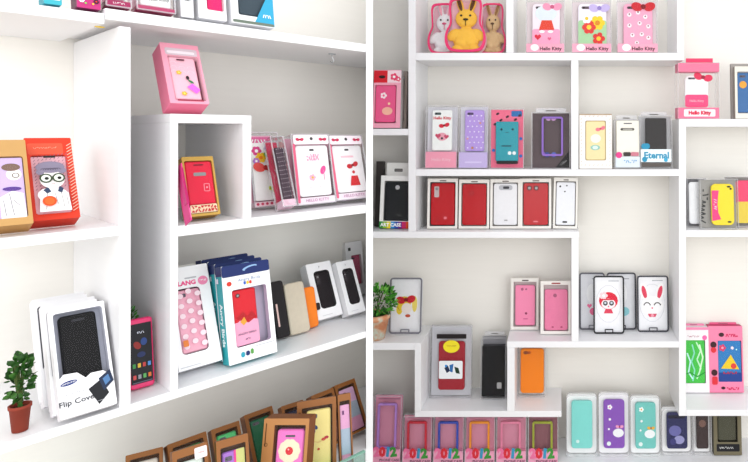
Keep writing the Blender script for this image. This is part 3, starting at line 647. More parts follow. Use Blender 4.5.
# --- plush rabbit packs
def rabbit_pack(x0, x1, body, inner_ear, nose, lb, dep, ptop=1, flop=0):
    P = rp(x0, x1, ptop, 52.5, 52.8, .05, dep=dep, tilt=3); w, h = P.w, P.h
    R = root('rabbit_case_pack', P, lb, 'rabbit shaped pack', 'rabbit packs in the top cubby')
    def outl(k, q=0):
        a = [(-.28, 1), (-.4, .93), (-.38, .7), (-.36, .52), (-.46, .4), (-.5, .25), (-.46, .1), (-.34, .0), (.34, .0), (.46, .1), (.5, .25), (.46, .4), (.36, .52), (.38, .7), (.4, .93), (.3, 1)]
        for _ in range(2):
            a = [q_ for (x0, z0), (x1, z1) in zip(a, a[1:]+a[:1]) for q_ in ((x0*.75+x1*.25, z0*.75+z1*.25), (x0*.25+x1*.75, z0*.25+z1*.75))]
        return [(x*w*k, (.5+(z-.5)*(1-(1-k)*w/h))*h) for x, z in a][::-1]
    m = MB(); m.ring(outl(1), outl(.88), 0, .006, '#e2386f'); m.prism(outl(.98), .044, .047, mat('#e9b7c4')); m.build('pink_frame', R)
    m = MB(); Pp = outl(.9); n = len(Pp); m.add([(x, y, z) for y in (.003, .044) for x, z in Pp], [list(range(n))]+[(i, (i+1) % n, n+(i+1) % n, n+i) for i in range(n)], CLEAR); m.build('plastic_shell', R)
    m = MB(); B = mat(body, .8, .08, 90, .2); y = .024
    m.ball((0, y, h*.62), (w*.2, .016, h*.17), B); m.ball((0, y, h*.25), (w*.24, .017, h*.22), B); m.ball((0, y-.008, h*.53), (w*.11, .008, h*.06), B)
    for sg in (-1, 1):
        m.ball((sg*w*(.11+flop*.05), y, h*.86), (w*.06, .007, h*.16), B, (0, sg*(.22+flop*.3), 0)); m.ball((sg*w*.22, y-.004, h*.33), (w*.1, .011, h*.12), B, (0, sg*-.5, 0)); m.ball((sg*w*.09, y-.01, h*.2), (w*.1, .009, h*.09), B, (0, sg*.6, 0))
        m.ball((sg*w*.15, y-.003, h*.08), (w*.11, .014, h*.075), B)
    m.v = [(x*1.35, yy, max(h*.02, (zz-h*.5)*1.04+h*.51)) for x, yy, zz in m.v]; o = m.build('rabbit_figure', R, True); rm = o.modifiers.new('fuse', 'REMESH'); rm.mode = 'VOXEL'; rm.voxel_size = .0025; rm.use_smooth_shade = True
    m = MB()
    for sg in (-1, 1):
        m.ball((sg*w*(.115+flop*.05), y-.006, h*.87), (w*.035, .003, h*.125), mat(inner_ear, .8), (0, sg*(.22+flop*.3), 0)); m.ball((sg*w*.08, y-.0155, h*.66), (w*.022, .003, h*.018), BLK)
    m.ball((0, y-.0165, h*.59), (w*.05, .003, h*.02), mat(nose)); m.box(-.0008, .0008, y-.0175, y-.014, h*.48, h*.58, nose); m.v = [(x*1.35, yy-.001, (zz-h*.5)*1.04+h*.51) for x, yy, zz in m.v]; m.build('face_and_ears', R, True)
rabbit_pack(427, 460, '#ececee', '#f0a8b8', '#e0608a', 'white plush rabbit in a pink framed pack, left of the yellow rabbit', .055, flop=-.2)
rabbit_pack(478, 506, '#d8b98c', '#a0764a', '#5a3a22', 'tan plush rabbit in a pink framed pack, right of the yellow rabbit', .055)
rabbit_pack(444, 486, '#f4c04a', '#5c3a22', '#1a1210', 'yellow plush rabbit with brown ears in a pink framed pack, middle of the three', .003, ptop=-3)
# --- three clear packs top row
def lbl(p): p.rr(0, 0, 1, 1, '#f3a9c0', .01); p.disc(.22, .55, .11, '#fbf4f6', .09); p.text('Hello Kitty', .64, .4, .13, '#4a2630', bold=.004)
def c1(p):
    p.rr(0, 0, 1, .42, '#f4a6c6', .08); p.disc(.5, .78, .4, '#dfe9f0', .3); p.bow(.72, .93, .34, '#f29ab8', '#c85a80'); p.poly([(.24, .4), (.8, .4), (.7, .62), (.34, .62)], '#e0432f'); p.heart(.2, .24, .12, '#d8233f'); p.heart(.62, .2, .07, '#e0608a'); p.disc(.35, .36, .1, '#fff', .05); p.disc(.66, .36, .1, '#fff', .05)
def c2(p):
    p.rr(0, 0, 1, .62, '#a9d2a4', .08); p.bow(.75, .9, .36, '#c3b3e2', '#8f7cc0'); p.flower(.68, .56, .26, '#f2cf2a', '#d8881c', 6); p.flower(.38, .46, .24, '#dd3a34', '#f4d23a', 6); p.flower(.3, .66, .18, '#ffffff', '#f0c22c', 6); p.flower(.72, .2, .22, '#d8302c', '#f2c83a', 5)
def c3(p):
    for u, v in ((.2, .75), (.5, .8), (.75, .7), (.2, .5), (.55, .55), (.85, .48), (.3, .28), (.62, .3), (.85, .22), (.45, .1)): p.disc(u, v, .075, '#fbeef2'); p.disc(u, v+.01, .03, '#8a5a66')
    p.bow(.68, .93, .4, '#c9222c', '#7a0f18')
for x0, x1, col, dec, lb in ((526, 564.5, '#f1e6ee', c1, 'clear pack with a red and pale blue print case, left in the top cubby'), (572, 611.5, '#eee9f4', c2, 'clear pack with a green case of red and yellow flowers, top cubby'), (617.5, 658, '#f2a7c2', c3, 'clear pack with a pink white-dotted case and red bow, top cubby at the right')):
    pack(rp(x0, x1, -1, 52.5, 52.8, .03, dep=.006, tilt=3), .03, lb, group='clear packs in the top cubby', kind='clear', film=CLEAR, card='#dccfd2', base=(.16, '#f3a9c0'), bd=lbl, case=dict(r=(.16, .1, .88, .93), col=col, dec=dec, y=.008, rad=.14, camc='#5a4650'))
# --- left column
def pk1(p):
    p.rr(.0, .78, .5, .99, '#d3202f', .01); p.disc(.3, .88, .12, '#2a1a1c', .06); p.rr(.5, .78, 1, .99, '#f6dbe2', .01); p.flower(.74, .88, .14, '#e2406a', '#fff', 5); p.flower(.9, .84, .09, '#e2406a', '#fff', 5)
def pk1c(p): p.flower(.4, .72, .16, '#fbe9ee', '#f06a90', 5); p.disc(.6, .3, .26, '#f2b8a0', .2); p.disc(.68, .5, .06, '#f6d7a8')
pack(rp(372.5, 400, 69.5, 128, 128.8, .03, dep=.02), .03, 'pink package with a red label on the upper left ledge beside the middle wall', col='#f0a8bc', side='#dcd8d6', win=(.04, .08, .84, .74), inner='#efb3c4', case=dict(r=(.06, .1, .8, .74), col='#e85a8c', dec=pk1c, cam='none'), fd=pk1)
pack(rp(381, 406, 70.5, 128, 128.8, .03, dep=.065), .03, 'grey-brown edged box standing behind the pink package on the upper left ledge', col='#a89a92', side='#8a7d76', win=(.1, .1, .9, .9), case=dict(r=(.15, .12, .85, .88), col='#c9b9b4'))
pack(rp(379, 409.5, 176, 228.5, 231.6, .03, dep=.05, roll=.015), .03, 'white hang-tab box with a black case and rainbow strip, left column above the plant', col='#f3f2ef', side='#d8d6d2', win=(.12, .14, .97, .9), inner='#d5d3cf', case=dict(r=(.14, .14, .96, .88), col='#14171a', cam='round', camc='#c2c2c4', y=.003, dec=lambda p: p.scrib(.6, .15, .2, .06, '#777', n=3)),
     tab=(.25, '#efeeea'), fd=lambda p: [p.poly([(u/8, 0), ((u+1)/8, 0), ((u+1)/8, .13), (u/8, .13)], c) for u, c in enumerate(('#2f8f3a', '#8fbf2f', '#f0d82a', '#3a9ad8', '#2a4fb0', '#7a2a90', '#d82a6a', '#e8502a'))]+[p.text('ART CASE', .38, .065, .15, '#fff', bold=.006)])
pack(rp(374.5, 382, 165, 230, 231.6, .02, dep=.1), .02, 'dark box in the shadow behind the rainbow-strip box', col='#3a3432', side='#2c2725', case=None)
# --- second row
def prt1(p): p.text('Hello Kitty', .5, .8, .2, '#d4243c', bold=.006); p.bow(.6, .62, .26, '#d4243c', '#8a1020', .2); p.disc(.5, .34, .26, '#e7a4b4', .2); p.heart(.3, .36, .14, '#c84a68'); p.heart(.72, .34, .12, '#c84a68'); p.disc(.5, .3, .06, '#3a3a3a')
G2 = 'clear and boxed cases on the second shelf'
pack(rp(425, 456.5, 106, 168.6, 169.3, .03, dep=.03, tilt=4), .03, 'clear box with a pink base and white case with red lettering, second shelf far left', group=G2, kind='clear', card='#dcdbe2', base=(.26, '#f0a0b6'), bd=lambda p: p.text('Hello Kitty', .5, .5, .14, '#f7d0da'), case=dict(r=(.2, .28, .84, .93), col='#f3f6f4', dec=prt1, y=.004, camc='#4a5a5a'))
def pdots(p):
    for i in range(4):
        for j in range(7): p.disc(.16+i*.23+(.1 if j % 2 else 0), .08+j*.13, .035, '#f4eefa')
    p.disc(.4, .08, .06, '#c98a50'); p.disc(.8, .68, .05, '#d89a7a'); p.disc(.15, .3, .05, '#d89a9a')
pack(rp(458.5, 487.5, 106, 168.6, 169.3, .03, dep=.03, tilt=4), .03, 'clear box with a lavender dotted case and lavender base, second shelf', group=G2, kind='clear', card='#dedde6', base=(.25, '#c6b6e2'), bd=lambda p: p.rr(.2, .3, .8, .4, '#d9cdf0'), case=dict(r=(.2, .27, .87, .93), col='#b79be0', dec=pdots, y=.004, camc='#5a4a70'))
def pcard(p):
    p.rr(.62, .88, .95, .98, '#2a6fb0')
    for u, v in ((.2, .93), (.3, .82), (.75, .83), (.5, .88), (.88, .9), (.12, .75)): p.disc(u, v, .055, '#3a1a2a', .035, .5)
    for u, v in ((.92, .5), (.08, .3), (.92, .2)): p.disc(u, v, .05, '#3a6fc0')
pack(rp(489.5, 523.5, 108.5, 168.6, 169.3, .028, dep=.02, tilt=4), .028, 'pink-backed pack with a teal square-faced case, second shelf between dotted and dark packs', group=G2, kind='clear', card='#f0708e', cd=pcard, case=dict(r=(.17, .12, .84, .78), col='#1f97a6', cam='none', y=.006, rad=.05, dec=lambda p: [p.disc(.25, .8, .05, '#10303a'), p.disc(.75, .8, .05, '#10303a'), p.rr(.25, .36, .7, .4, '#12606c'), p.disc(.62, .2, .08, '#eef4f4'), p.disc(.82, .2, .08, '#eef4f4'), p.line([(.42, .72), (.58, .72)], .02, '#10303a')]), fd=lambda p: p.rr(.2, .07, .84, .12, '#1a1416'))
pack(rp(531.5, 570, 112, 168.6, 169.3, .028, dep=.01, tilt=4), .028, 'dark brown clear pack with an empty purple bumper frame, second shelf left of the upright', group=G2, kind='clear', card='#55474a', film=CLEAR, tab=(.08, MILK), case=dict(r=(.26, .22, .82, .92), col='#8a62c0', cam='none', hole=.09, y=.008, rad=.12),
     cd=lambda p: [p.poly([(.62, 0), (1, .0), (1, .32)], '#161214'), p.scrib(.84, .1, .2, .05, '#999', .7, .01, 8), p.bow(.5, .9, .14, '#d8a8d8', '#a070b0'), p.disc(.4, .24, .07, '#3a4a9a'), p.disc(.58, .24, .07, '#5a6ac0'), p.disc(.3, .26, .05, '#8a62c0')])
def kfr(p):
    for i in range(14):
        for u in (.06, .94): p.line([(u-.025, .05+i*.065), (u+.025, .08+i*.065)], .012, '#c9b8a8')
    for i in range(6): p.line([(.16+i*.13, .945), (.2+i*.13, .97)], .012, '#c9b8a8'); p.line([(.16+i*.13, .05), (.2+i*.13, .08)], .012, '#c9b8a8')
    p.rr(0, .985, 1, 1, '#a98a60')
def gcase(p): p.frame(.0, .0, 1, 1, .035, '#cdb37a', .1); p.disc(.5, .55, .26, '#e8e9df', .22); p.disc(.48, .32, .24, '#8fc4b8', .13); p.disc(.48, .32, .14, '#d8ecdf', .09); p.bow(.74, .8, .24, '#e8788a', '#c04a60', .3)
pack(rp(579.5, 612, 114, 168.6, 169.3, .028, dep=.004, tilt=3), .028, 'white patterned box with a cream case in its window, second shelf right of the upright', group=G2, col='#f4f0ec', side='#b89a70', win=(.18, .15, .82, .88), wr=.006, inner='#d9c9a0', case=dict(r=(.19, .155, .81, .875), col='#e9d9a4', dec=gcase, cam='none', y=.0015, rad=.1), fd=kfr)
pack(rp(614.5, 641, 119.5, 168.6, 169.3, .034, dep=.002, tilt=4), .034, 'clear box with an ivory flip case and a pink round sticker, second shelf', group=G2, kind='clear', film=HAZE, tab=(.1, MILK), card='#e3e3e3', case=dict(r=(.08, .24, .96, .98), col='#f3f0e4', cam='slot', y=.003, t=.014, rad=.04, dec=lambda p: [p.rr(.18, .72, .78, .79, '#4a4742', .06), p.rr(.28, .735, .7, .775, '#a8a69e', .04)]),
     fd=lambda p: [p.rr(.04, .02, .96, .24, '#d9e2ea', .02), p.disc(.17, .27, .12, '#e2408a'), p.rr(.34, .25, .62, .33, '#3a3230'), p.rr(.62, .25, .92, .33, '#c97a8a'), p.scrib(.6, .14, .5, .1, '#5aa0d0', th=.025, n=7)])
pack(rp(639.5, 672.5, 115.5, 168.6, 169.3, .034, dep=.002, tilt=4), .034, 'clear box with a black flip case and a blue lettered band, second shelf far right', group=G2, kind='clear', film=HAZE, tab=(.08, MILK), card='#bcbcbf', case=dict(r=(.2, .36, .84, .95), col='#1d1715', cam='none', y=.004, rad=.04, t=.012),
     fd=lambda p: [p.rr(.04, .12, .97, .36, '#e6f2f6', .02), p.rr(.06, .36, .32, .47, '#2a8fb4', .08), p.text('Eternal', .52, .24, .27, '#2a8fb4', bold=.01), p.disc(.16, .17, .08, '#2a8fb4'), p.disc(.8, .16, .06, '#3aa7cf'), p.rr(.06, .03, .95, .1, '#57504c')])
# --- third row
G3 = 'boxed cases in the low slot of the third shelf'
for x0, x1, y0, col, cam, lb in ((427, 457.2, 177.5, '#b8161f', 'tall', 'white-edged box with a red case and tall camera slot, third shelf far left'), (458.5, 489, 178.5, '#b8161f', 'round', 'white-edged box with a plain red case, second from left in the third row'),
                            (490, 520, 178, '#e9e9ec', 'slotw', 'white-edged box with a white case and wide camera slot, middle of the third row'), (519.8, 551.2, 177.5, '#b8161f', 'two', 'white-edged box with a red case and two round camera holes, third row'), (553, 577, 176.6, '#e6e8ee', 'dots', 'clear-edged box with a white case and small black marks, right end of the third row')):
    def dec(p, cam=cam):
        if cam == 'round': p.disc(.38, .78, .1, '#8a0f18'); p.disc(.38, .78, .06, '#c8242c')
        if cam == 'slotw': p.rr(.22, .84, .8, .96, '#b9bac0', .1); p.rr(.4, .87, .66, .93, '#3a3b40', .04); p.rr(.45, .1, .6, .13, '#aaa')
        if cam == 'two': p.disc(.24, .88, .1, '#4a1a1e'); p.disc(.52, .88, .1, '#4a1a1e'); p.disc(.24, .88, .06, '#b0a8a8'); p.disc(.52, .88, .06, '#b0a8a8'); p.rr(.4, .07, .6, .1, '#e0808a')
        if cam == 'dots': p.disc(.2, .9, .05, '#222'); p.disc(.55, .92, .04, '#222'); p.disc(.45, .78, .04, '#222'); p.rr(.35, .05, .6, .09, '#333')
        if cam == 'tall': p.rr(.55, .14, .68, .2, '#e0808a', .03); p.rr(.25, .1, .35, .13, '#7a0f14')
    pack(rp(x0, x1, y0, 227.3, 231.6, .026, dep=.05, tilt=4, roll=.02 if cam == 'dots' else 0), .026, lb, group=G3, col='#edeae4', side='#cfcbc6', win=(.08, .05, .93, .93), inner='#c9c4be' if cam != 'tall' else '#7a6a66', case=dict(r=(.11, .07, .9, .91), col=col, cam='tall' if cam == 'tall' else 'none', dec=dec, y=.003, camc='#c2b3b3', rough=.22), fd=lambda p: p.rr(.4, .945, .62, .965, '#4a3a3a', .02))
# --- right column upper
P = rp(678, 719.5, 62.5, 118.6, 119, .06, dep=.003, tilt=0)
def hk(p): p.rr(.14, .04, .9, .17, '#fbe6ec', .03); p.text('Hello Kitty', .52, .105, .12, '#d81f48', bold=.008)
R = pack(P, .06, 'clear box with pink lid and base and a pink-bowed white case, right column top', kind='clear', film=CLEAR, card=None, fd=hk, case=dict(r=(.2, .21, .76, .78), col='#f4f2f4', cam='pill', rad=.2, y=.02, t=.014, dec=lambda p: [p.rr(0, 0, 1, .4, '#ea4f82', .1), p.bow(.78, .95, .4, '#e0345c', '#a01838', -.2), p.text('Hello Kitty', .5, .2, .14, '#fbd0dc')]))
m = MB(); m.slab(-P.w/2+.001, P.w/2-.001, P.h*.84, P.h*.995, .001, .001, .058, mat('#ee7d9e')); m.box(-P.w/2+.034, P.w/2-.02, .02, .021, P.h, P.h*1.09, mat('#e0406a')); m.build('box_lid', R)
m = MB(); m.box(-P.w/2+.001, P.w/2-.001, .001, .058, .001, P.h*.2, mat('#ee7d9e')); m.build('box_base', R)
pack(rp(735.5, 760, 66, 118.6, 119, .02, dep=.02, tilt=3), .02, 'boxed case with blue and orange print at the right edge of the right column top', col='#e8e4d8', side='#8f8a80', win=(.1, .1, .9, .9), case=dict(r=(.12, .12, .88, .88), col='#3a6aa0', dec=lambda p: p.disc(.3, .7, .2, '#e8a03a')))
pack(rp(731.5, 756, 63, 118.6, 119, .012, dep=.055, tilt=3), .012, 'thin grey-edged box behind the blue and orange one at the right edge', col='#a8a29c', side='#7d7872')
# --- right column middle
G4 = 'cases in grey clear packs on the right column'
pack(rp(688, 707, 179, 227.5, 230.3, .03, dep=.055, tilt=5, roll=0), .03, 'grey clear pack with a plain white case, right column beside the yellow one', group=G4, kind='clear', card='#6c6c70', film=HAZE, case=dict(r=(.1, .06, .9, .92), col='#f1f2f4', cam='none', rad=.2, dec=lambda p: p.arc(.2, .5, .5, -1, 1, .02, '#c4c6cc', 10)))
pack(rp(701, 739, 179, 228.6, 230.3, .03, dep=.012, tilt=5), .03, 'grey clear pack with a yellow case and hot pink panel, right column', group=G4, kind='clear', card='#9a9894', film=HAZE, cd=lambda p: p.scrib(.14, .45, .95, .15, '#2a2a2a', PI/2-.1, .035, 9),
     case=dict(r=(.3, .07, .9, .9), col='#f2dc14', cam='none', rad=.2, dec=lambda p: [p.poly([(.02, .1), (.42, .14), (.3, .3), (.27, .5), (.3, .7), (.34, .84), (.02, .84)], '#ee3f86'), p.scrib(.17, .5, .5, .12, '#fbd6e2', PI/2, .03, 5), p.disc(.78, .93, .09, '#2a2a10', .04), p.disc(.86, .88, .05, '#2a2a10'), p.disc(.78, .08, .09, '#2a2a10', .04)]))
pack(rp(728, 762, 178, 228, 230.3, .03, dep=.06, tilt=5), .03, 'grey clear pack with a pink and yellow case, at the right edge of the photo', group=G4, kind='clear', card='#8a8884', film=HAZE, case=dict(r=(.25, .07, .9, .92), col='#ee3f6e', cam='none', rad=.2, dec=lambda p: p.rr(0, 0, 1, .5, '#e8cf4a', .15)))
# --- right column bottom
def gp(p): p.scrib(.42, .86, .45, .06, '#b06a80', th=.015, n=9); p.disc(.84, .84, .09, '#f06aa8')
def gcs(p):
    for pts, c in (([(.6, .95), (.8, .75), (.62, .55), (.8, .35), (.6, .1)], '#bff0c8'), ([(.4, .9), (.5, .7), (.35, .5), (.5, .3), (.4, .05)], '#8fe0c4'), ([(.75, .9), (.9, .6), (.75, .3)], '#d8f6d0'), ([(.15, .7), (.3, .5), (.2, .25), (.4, .1)], '#c8f4f0')): p.line(pts, .07, c)
    p.line([(0, .2), (.3, .25), (.6, .15), (1, .25)], .05, '#1f9a3a')
pack(rp(683.2, 710, 330, 393.5, 410, .03, tilt=5), .03, 'white box with pink top and a bright green swirl case, right column lower shelf', col='#f2eef0', side='#ded6da', win=(.06, .14, .86, .8), inner='#d0cfd0', case=dict(r=(.06, .14, .84, .8), col='#45c24a', dec=gcs, cam='none', y=.002), fd=lambda p: [gp(p), p.rr(0, .96, 1, 1, '#f08ab0')], tab=(.03, '#f08ab0'))
def pg(p): p.scrib(.68, .86, .36, .08, '#d0245a', th=.03, n=7); p.disc(.38, .87, .08, '#3a1a22', .06); p.scrib(.68, .06, .36, .07, '#d0245a', th=.03, n=7); p.disc(.4, .07, .06, '#3a1a22', .04); p.disc(.14, .72, .09, '#3a1a22'); p.disc(.14, .64, .08, '#d8303c'); p.disc(.15, .3, .09, '#3a1a22'); p.rr(.08, .12, .24, .24, '#d8303c')
def pcs(p): p.flower(.2, .82, .15, '#d83a6a', '#f6a0b8', 5); p.flower(.62, .82, .07, '#f6e0e8', '#fff', 5); p.disc(.8, .78, .03, '#cfe'); p.poly([(.12, .32), (.9, .3), (.55, .66)], '#eacb2a'); p.disc(.66, .38, .12, '#d8403a'); p.rr(0, 0, 1, .22, '#1f3f8a', .04); p.scrib(.5, .22, .6, .1, '#b82a3c', th=.03, n=7)
pack(rp(709.6, 744, 329, 393.5, 410, .034, tilt=5), .034, 'bright pink box with a blue case and yellow triangle, right column lower shelf', col='#f285a8', side='#b82a5c', win=(.27, .16, .96, .78), inner='#b84a70', case=dict(r=(.27, .16, .95, .78), col='#2f7fc0', dec=pcs, cam='none', y=.002), fd=pg, tab=(.03, '#e86a94'))
# --- left ledge
g = hit_z(0, (375, 335), ZR[343]); w_ = 27/F*g.y
R = root('potted_plant', mk(0, (g.x+.012, 2.2, ZR[343]+LIFT), 1, 1, 0, 0), 'leafy green plant in a mottled terracotta pot on the left ledge beside the middle wall', 'potted plant')
tm = bpy.data.materials.new('mottled_terracotta'); nn, bb = nt(tm); tx = nn.nodes.new('ShaderNodeTexNoise'); tx.inputs['Scale'].default_value = 28; tx.inputs['Detail'].default_value = 5
cr = nn.nodes.new('ShaderNodeValToRGB'); cr.color_ramp.elements[0].position = .4; cr.color_ramp.elements[0].color = lin('#d98e64'); cr.color_ramp.elements[1].position = .62; cr.color_ramp.elements[1].color = lin('#d9dccb'); e_ = cr.color_ramp.elements.new(.52); e_.color = lin('#e0b08c')
tc = nn.nodes.new('ShaderNodeTexCoord'); nn.links.new(tc.outputs['Object'], tx.inputs[0]); nn.links.new(tx.outputs['Fac'], cr.inputs[0]); nn.links.new(cr.outputs[0], bb.inputs[0]); bb.inputs['Roughness'].default_value = .85
pot(R, w_*.34, w_*.5, w_*.9, tm, .2); m = MB(); m.lathe([(0, w_*.8), (w_*.44, w_*.8), (w_*.43, w_*.81), (0, w_*.82)], SOIL, 16); m.build('soil', R)
foliage(R, (.012, -.005, w_*1.38), (w_*.66, w_*.38, w_*.52), 330, .02, [LEAF, mat('#5aa83a', .5, .3), LEAFD, mat('#78c04e', .5, .3)], 12, oval=.55)
def yel(p): p.disc(.4, .55, .26, '#f0d23c', .24); p.disc(.22, .4, .12, '#f0d23c', .2); p.disc(.8, .52, .1, '#f2dc6a', .3); p.disc(.5, .42, .2, '#f6ece6', .2); p.bow(.46, .62, .36, '#cf2030', '#8a1018', .1); p.disc(.55, .25, .1, '#c8543a', .06); p.arc(.45, .5, .3, 2.4, 3.9, .02, '#b89a20')
def rimpack(P, lb, dec, rim='#2c2c30', grp=None, card='#f4f5f8', cat='phone case box'):
    pack(P, .022, lb, cat, 'clear_case_box', grp, kind='clear', rad=.012, rim=rim, card=card, cd=dec, film=CLEAR)
rimpack(rp(388.6, 421, 275.5, 330, 343, .022, tilt=6, dep=.09), 'rounded clear box with a grey rim and yellow and red bow design, beside plant', lambda p: yel(p.sub(.08, .1, .92, .9)), '#77767f')
# --- cubby with two pink cases
GP = 'pink cases in white-edged boxes'
pack(rp(510.5, 538.5, 280, 330.5, 341.5, .022, tilt=5), .022, 'white-edged box with a matt pink case, left one of the pink pair', group=GP, col='#ece8e2', side='#d2cdc6', win=(.1, .06, .92, .93), inner='#d9c9c9', case=dict(r=(.16, .08, .87, .86), col='#f48fb4', cam='none', y=.003, dec=lambda p: [p.disc(.35, .9, .07, '#a85a78'), p.disc(.55, .9, .05, '#a85a78'), p.disc(.55, .3, .06, '#8a2a50'), p.rr(.4, .15, .65, .18, '#d86a94')]), fd=lambda p: p.rr(.4, .945, .64, .968, '#4a3a3a', .02))
pack(rp(540.5, 570.8, 283, 335, 341.5, .022, tilt=5), .022, 'white-edged box with a glossy pink case, right one of the pink pair', group=GP, col='#ece8e2', side='#d2cdc6', win=(.1, .06, .92, .93), inner='#d9c9c9', film=CRINK, case=dict(r=(.13, .07, .9, .84), col='#ee86ac', cam='none', y=.003, rough=.1, dec=lambda p: [p.disc(.45, .85, .08, '#a85a78'), p.rr(.3, .06, .4, .1, '#b84a70'), p.rr(.68, .06, .78, .1, '#b84a70')]), fd=lambda p: p.rr(.36, .945, .66, .97, '#a03a3a', .02))
# --- rounded clear boxes right of them
def redhair(p):
    p.disc(.5, .6, .4, '#e0203c', .36); p.disc(.5, .5, .3, '#fbeef0', .22); p.disc(.37, .52, .1, '#2a2a2e'); p.disc(.63, .52, .1, '#2a2a2e'); p.disc(.37, .53, .05, '#cfd8e0'); p.disc(.63, .53, .05, '#cfd8e0'); p.flower(.3, .76, .17, '#fbd8de', '#fff', 5); p.poly([(.38, .34), (.62, .34), (.7, .2), (.3, .2)], '#e0405a'); p.rr(.28, .62, .72, .66, '#e0203c', .03); p.disc(.5, .42, .03, '#e06a80')
def bunny(p):
    for sg in (-1, 1):
        p.disc(.5+sg*.26, .75, .14, '#fbfbfc', .32, -sg*.25); p.disc(.5+sg*.26, .75, .075, '#e0405c', .22, -sg*.25)
        p.arc(.5+sg*.17, .4, .1, .2, PI-.2, .03, '#2a2a2e', 7)
    p.disc(.5, .42, .36, '#fbfbfc', .32)
    for sg in (-1, 1): p.arc(.5+sg*.17, .41, .11, .2, PI-.2, .035, '#2a2a2e', 7)
    p.disc(.5, .36, .03, '#e06a80'); p.poly([(.35, .22), (.65, .22), (.6, .14), (.4, .14)], '#d8506a'); p.disc(.5, .18, .05, '#f0a0b0')
def pale(c): return lambda p: [p.disc(.5, .62, .22, '#f3f4f6', .4), p.disc(.6, .3, .2, c, .16), p.rr(.5, .88, .8, .9, '#b0b2ba'), p.heart(.4, .4, .1, c)]
def txt(p): p.rr(.5, .9, .86, .915, '#a9abb4'); p.arc(.5, .5, .42, 0, 2*PI, .01, '#c4c6ce', 14, .62)
GR = 'rounded clear boxes under the second shelf'
rimpack(rp(579.5, 605, 271, 327, 341.5, .022, tilt=5, dep=.12), 'rounded clear box with a pale pink design, behind the red-haired one to the left', pale('#f0709a'), '#5a5a62', GR, '#e6e7ec')
rimpack(rp(607, 636.5, 271, 327, 341.5, .022, tilt=5, dep=.12), 'rounded clear box with a pale blue design, behind the red-haired one to the right', pale('#8fcfd8'), '#3c3c44', GR, '#e6e7ec')
rimpack(rp(593.5, 624.5, 274, 331, 341.5, .022, tilt=4, dep=.075), 'rounded clear box with a black rim and a red-haired face design, in front', lambda p: [txt(p), redhair(p.sub(.1, .22, .9, .78))], '#1c1c20', GR)
rimpack(rp(637.5, 669, 272.5, 328, 341.5, .022, tilt=4, dep=.095), 'rounded clear box with a winking white bunny design, beside the tall right upright', lambda p: [txt(p), bunny(p.sub(.0, .14, 1, .88))], '#3c3c44', GR)
# --- low cubbies
pack(rp(429, 470.5, 329.5, 399, 411.1, .03, tilt=5), .03, 'large clear pack with a red case, yellow oval sticker and black header bar, low cubby', kind='clear', film=HAZE, card='#cfd0d6', case=dict(r=(.2, .1, .84, .78), col='#ab1a2b', cam='none', y=.01, rad=.1), fd=lambda p: [p.rr(.16, .83, .88, .895, '#1c1416', .01), p.disc(.52, .72, .2, '#f4e22a', .15), p.scrib(.52, .73, .24, .03, '#b8861a', th=.01, n=8), p.rr(.23, .27, .8, .52, '#eef2f4', .03), p.poly([(.36, .42), (.44, .46), (.5, .38), (.42, .35)], '#1a2a4a'), p.poly([(.48, .46), (.58, .48), (.56, .36), (.5, .37)], '#2f6fb0'), p.poly([(.6, .44), (.7, .42), (.74, .34), (.64, .35)], '#1d3a2a'), p.disc(.4, .45, .03, '#2a8ad0')])
pack(rp(480.5, 505.5, 341, 400, 411.1, .045, tilt=5), .045, 'clear box with a tall glossy black case and small silver square, low cubby', kind='clear', film=CLEAR, card='#8f8f94', tab=(.06, MILK), rad=.006, case=dict(r=(.04, .03, .96, .86), col='#0b0c10', cam='none', y=.003, rough=.12, t=.03, rad=.04, dec=lambda p: p.rr(.66, .16, .86, .28, '#b5b5b4', .02)))
pack(rp(517.5, 545.5, 347.5, 397.5, 411.1, .03, tilt=4), .03, 'small clear box with a bright orange leather-look case, low cubby right of the upright', kind='clear', film=CLEAR, card='#d9d6d4', rad=.005, case=dict(r=(.1, .06, .94, .93), col='#f2861a', y=.004, rad=.13, camc='#b8501a', dec=lambda p: p.disc(.22, .91, .1, '#8a4a2a', .07)))
# --- 2012 packs along the bottom
def y2012(card):
    def f(p):
        p.rr(0, 0, 1, .9, '#f0a9c4', .02)
        for u, s_, c, r in ((.16, '2', '#f07aa8', .1), (.36, '0', '#e02a3a', 0), (.56, '1', '#3aa0c8', -.1), (.76, '2', '#3f9a3a', .1)): p.text(s_, u, .78, .42, c, r, bold=.03)
        p.text('PHONE CASE', .62, .2, .12, '#7a3a5a', bold=.003)
    return f
cols = [(371.5, 400, '#b98ad8', 'lavender'), (402, 431, '#d02a3c', 'red'), (433, 463, '#3a52b8', 'dark blue'), (464.5, 494.5, '#f0962a', 'orange'), (496, 526, '#e88aa8', 'rose pink'), (528, 558, '#a0a83a', 'olive green')]
where = ['beside the middle wall', 'below the left ledge', 'left of the orange one', 'below the low cubbies', 'between the orange and the olive packs', 'furthest right of the row']
for (x0, x1, c, nm), wh in zip(cols, where):
    pack(rp(x0, x1, 402.5 if x0 < 380 else 420.5, 466.5, 466, .026, tilt=6 if x0 < 380 else 4, dep=.012 if x0 < 380 else .006), .026, 'clear 2012 pack with a %s bumper frame, %s' % (nm, wh), name='bumper_pack', group='2012 bumper packs along the bottom shelf', kind='clear', film=CRINK, card='#d58fa6' if nm != 'olive green' else '#8a5a62', base=(.2 if x0 < 380 else .27, '#f0a9c4'), bd=y2012(0),
         cd=lambda p: [p.rr(.1, .93, .9, .95, '#a86a80', .01), p.rr(.3, .9, .7, .91, '#a86a80', .01)], case=dict(r=(.14, .2, .82, .88), col=c, cam='none', hole=.1, y=.006, rad=.12))
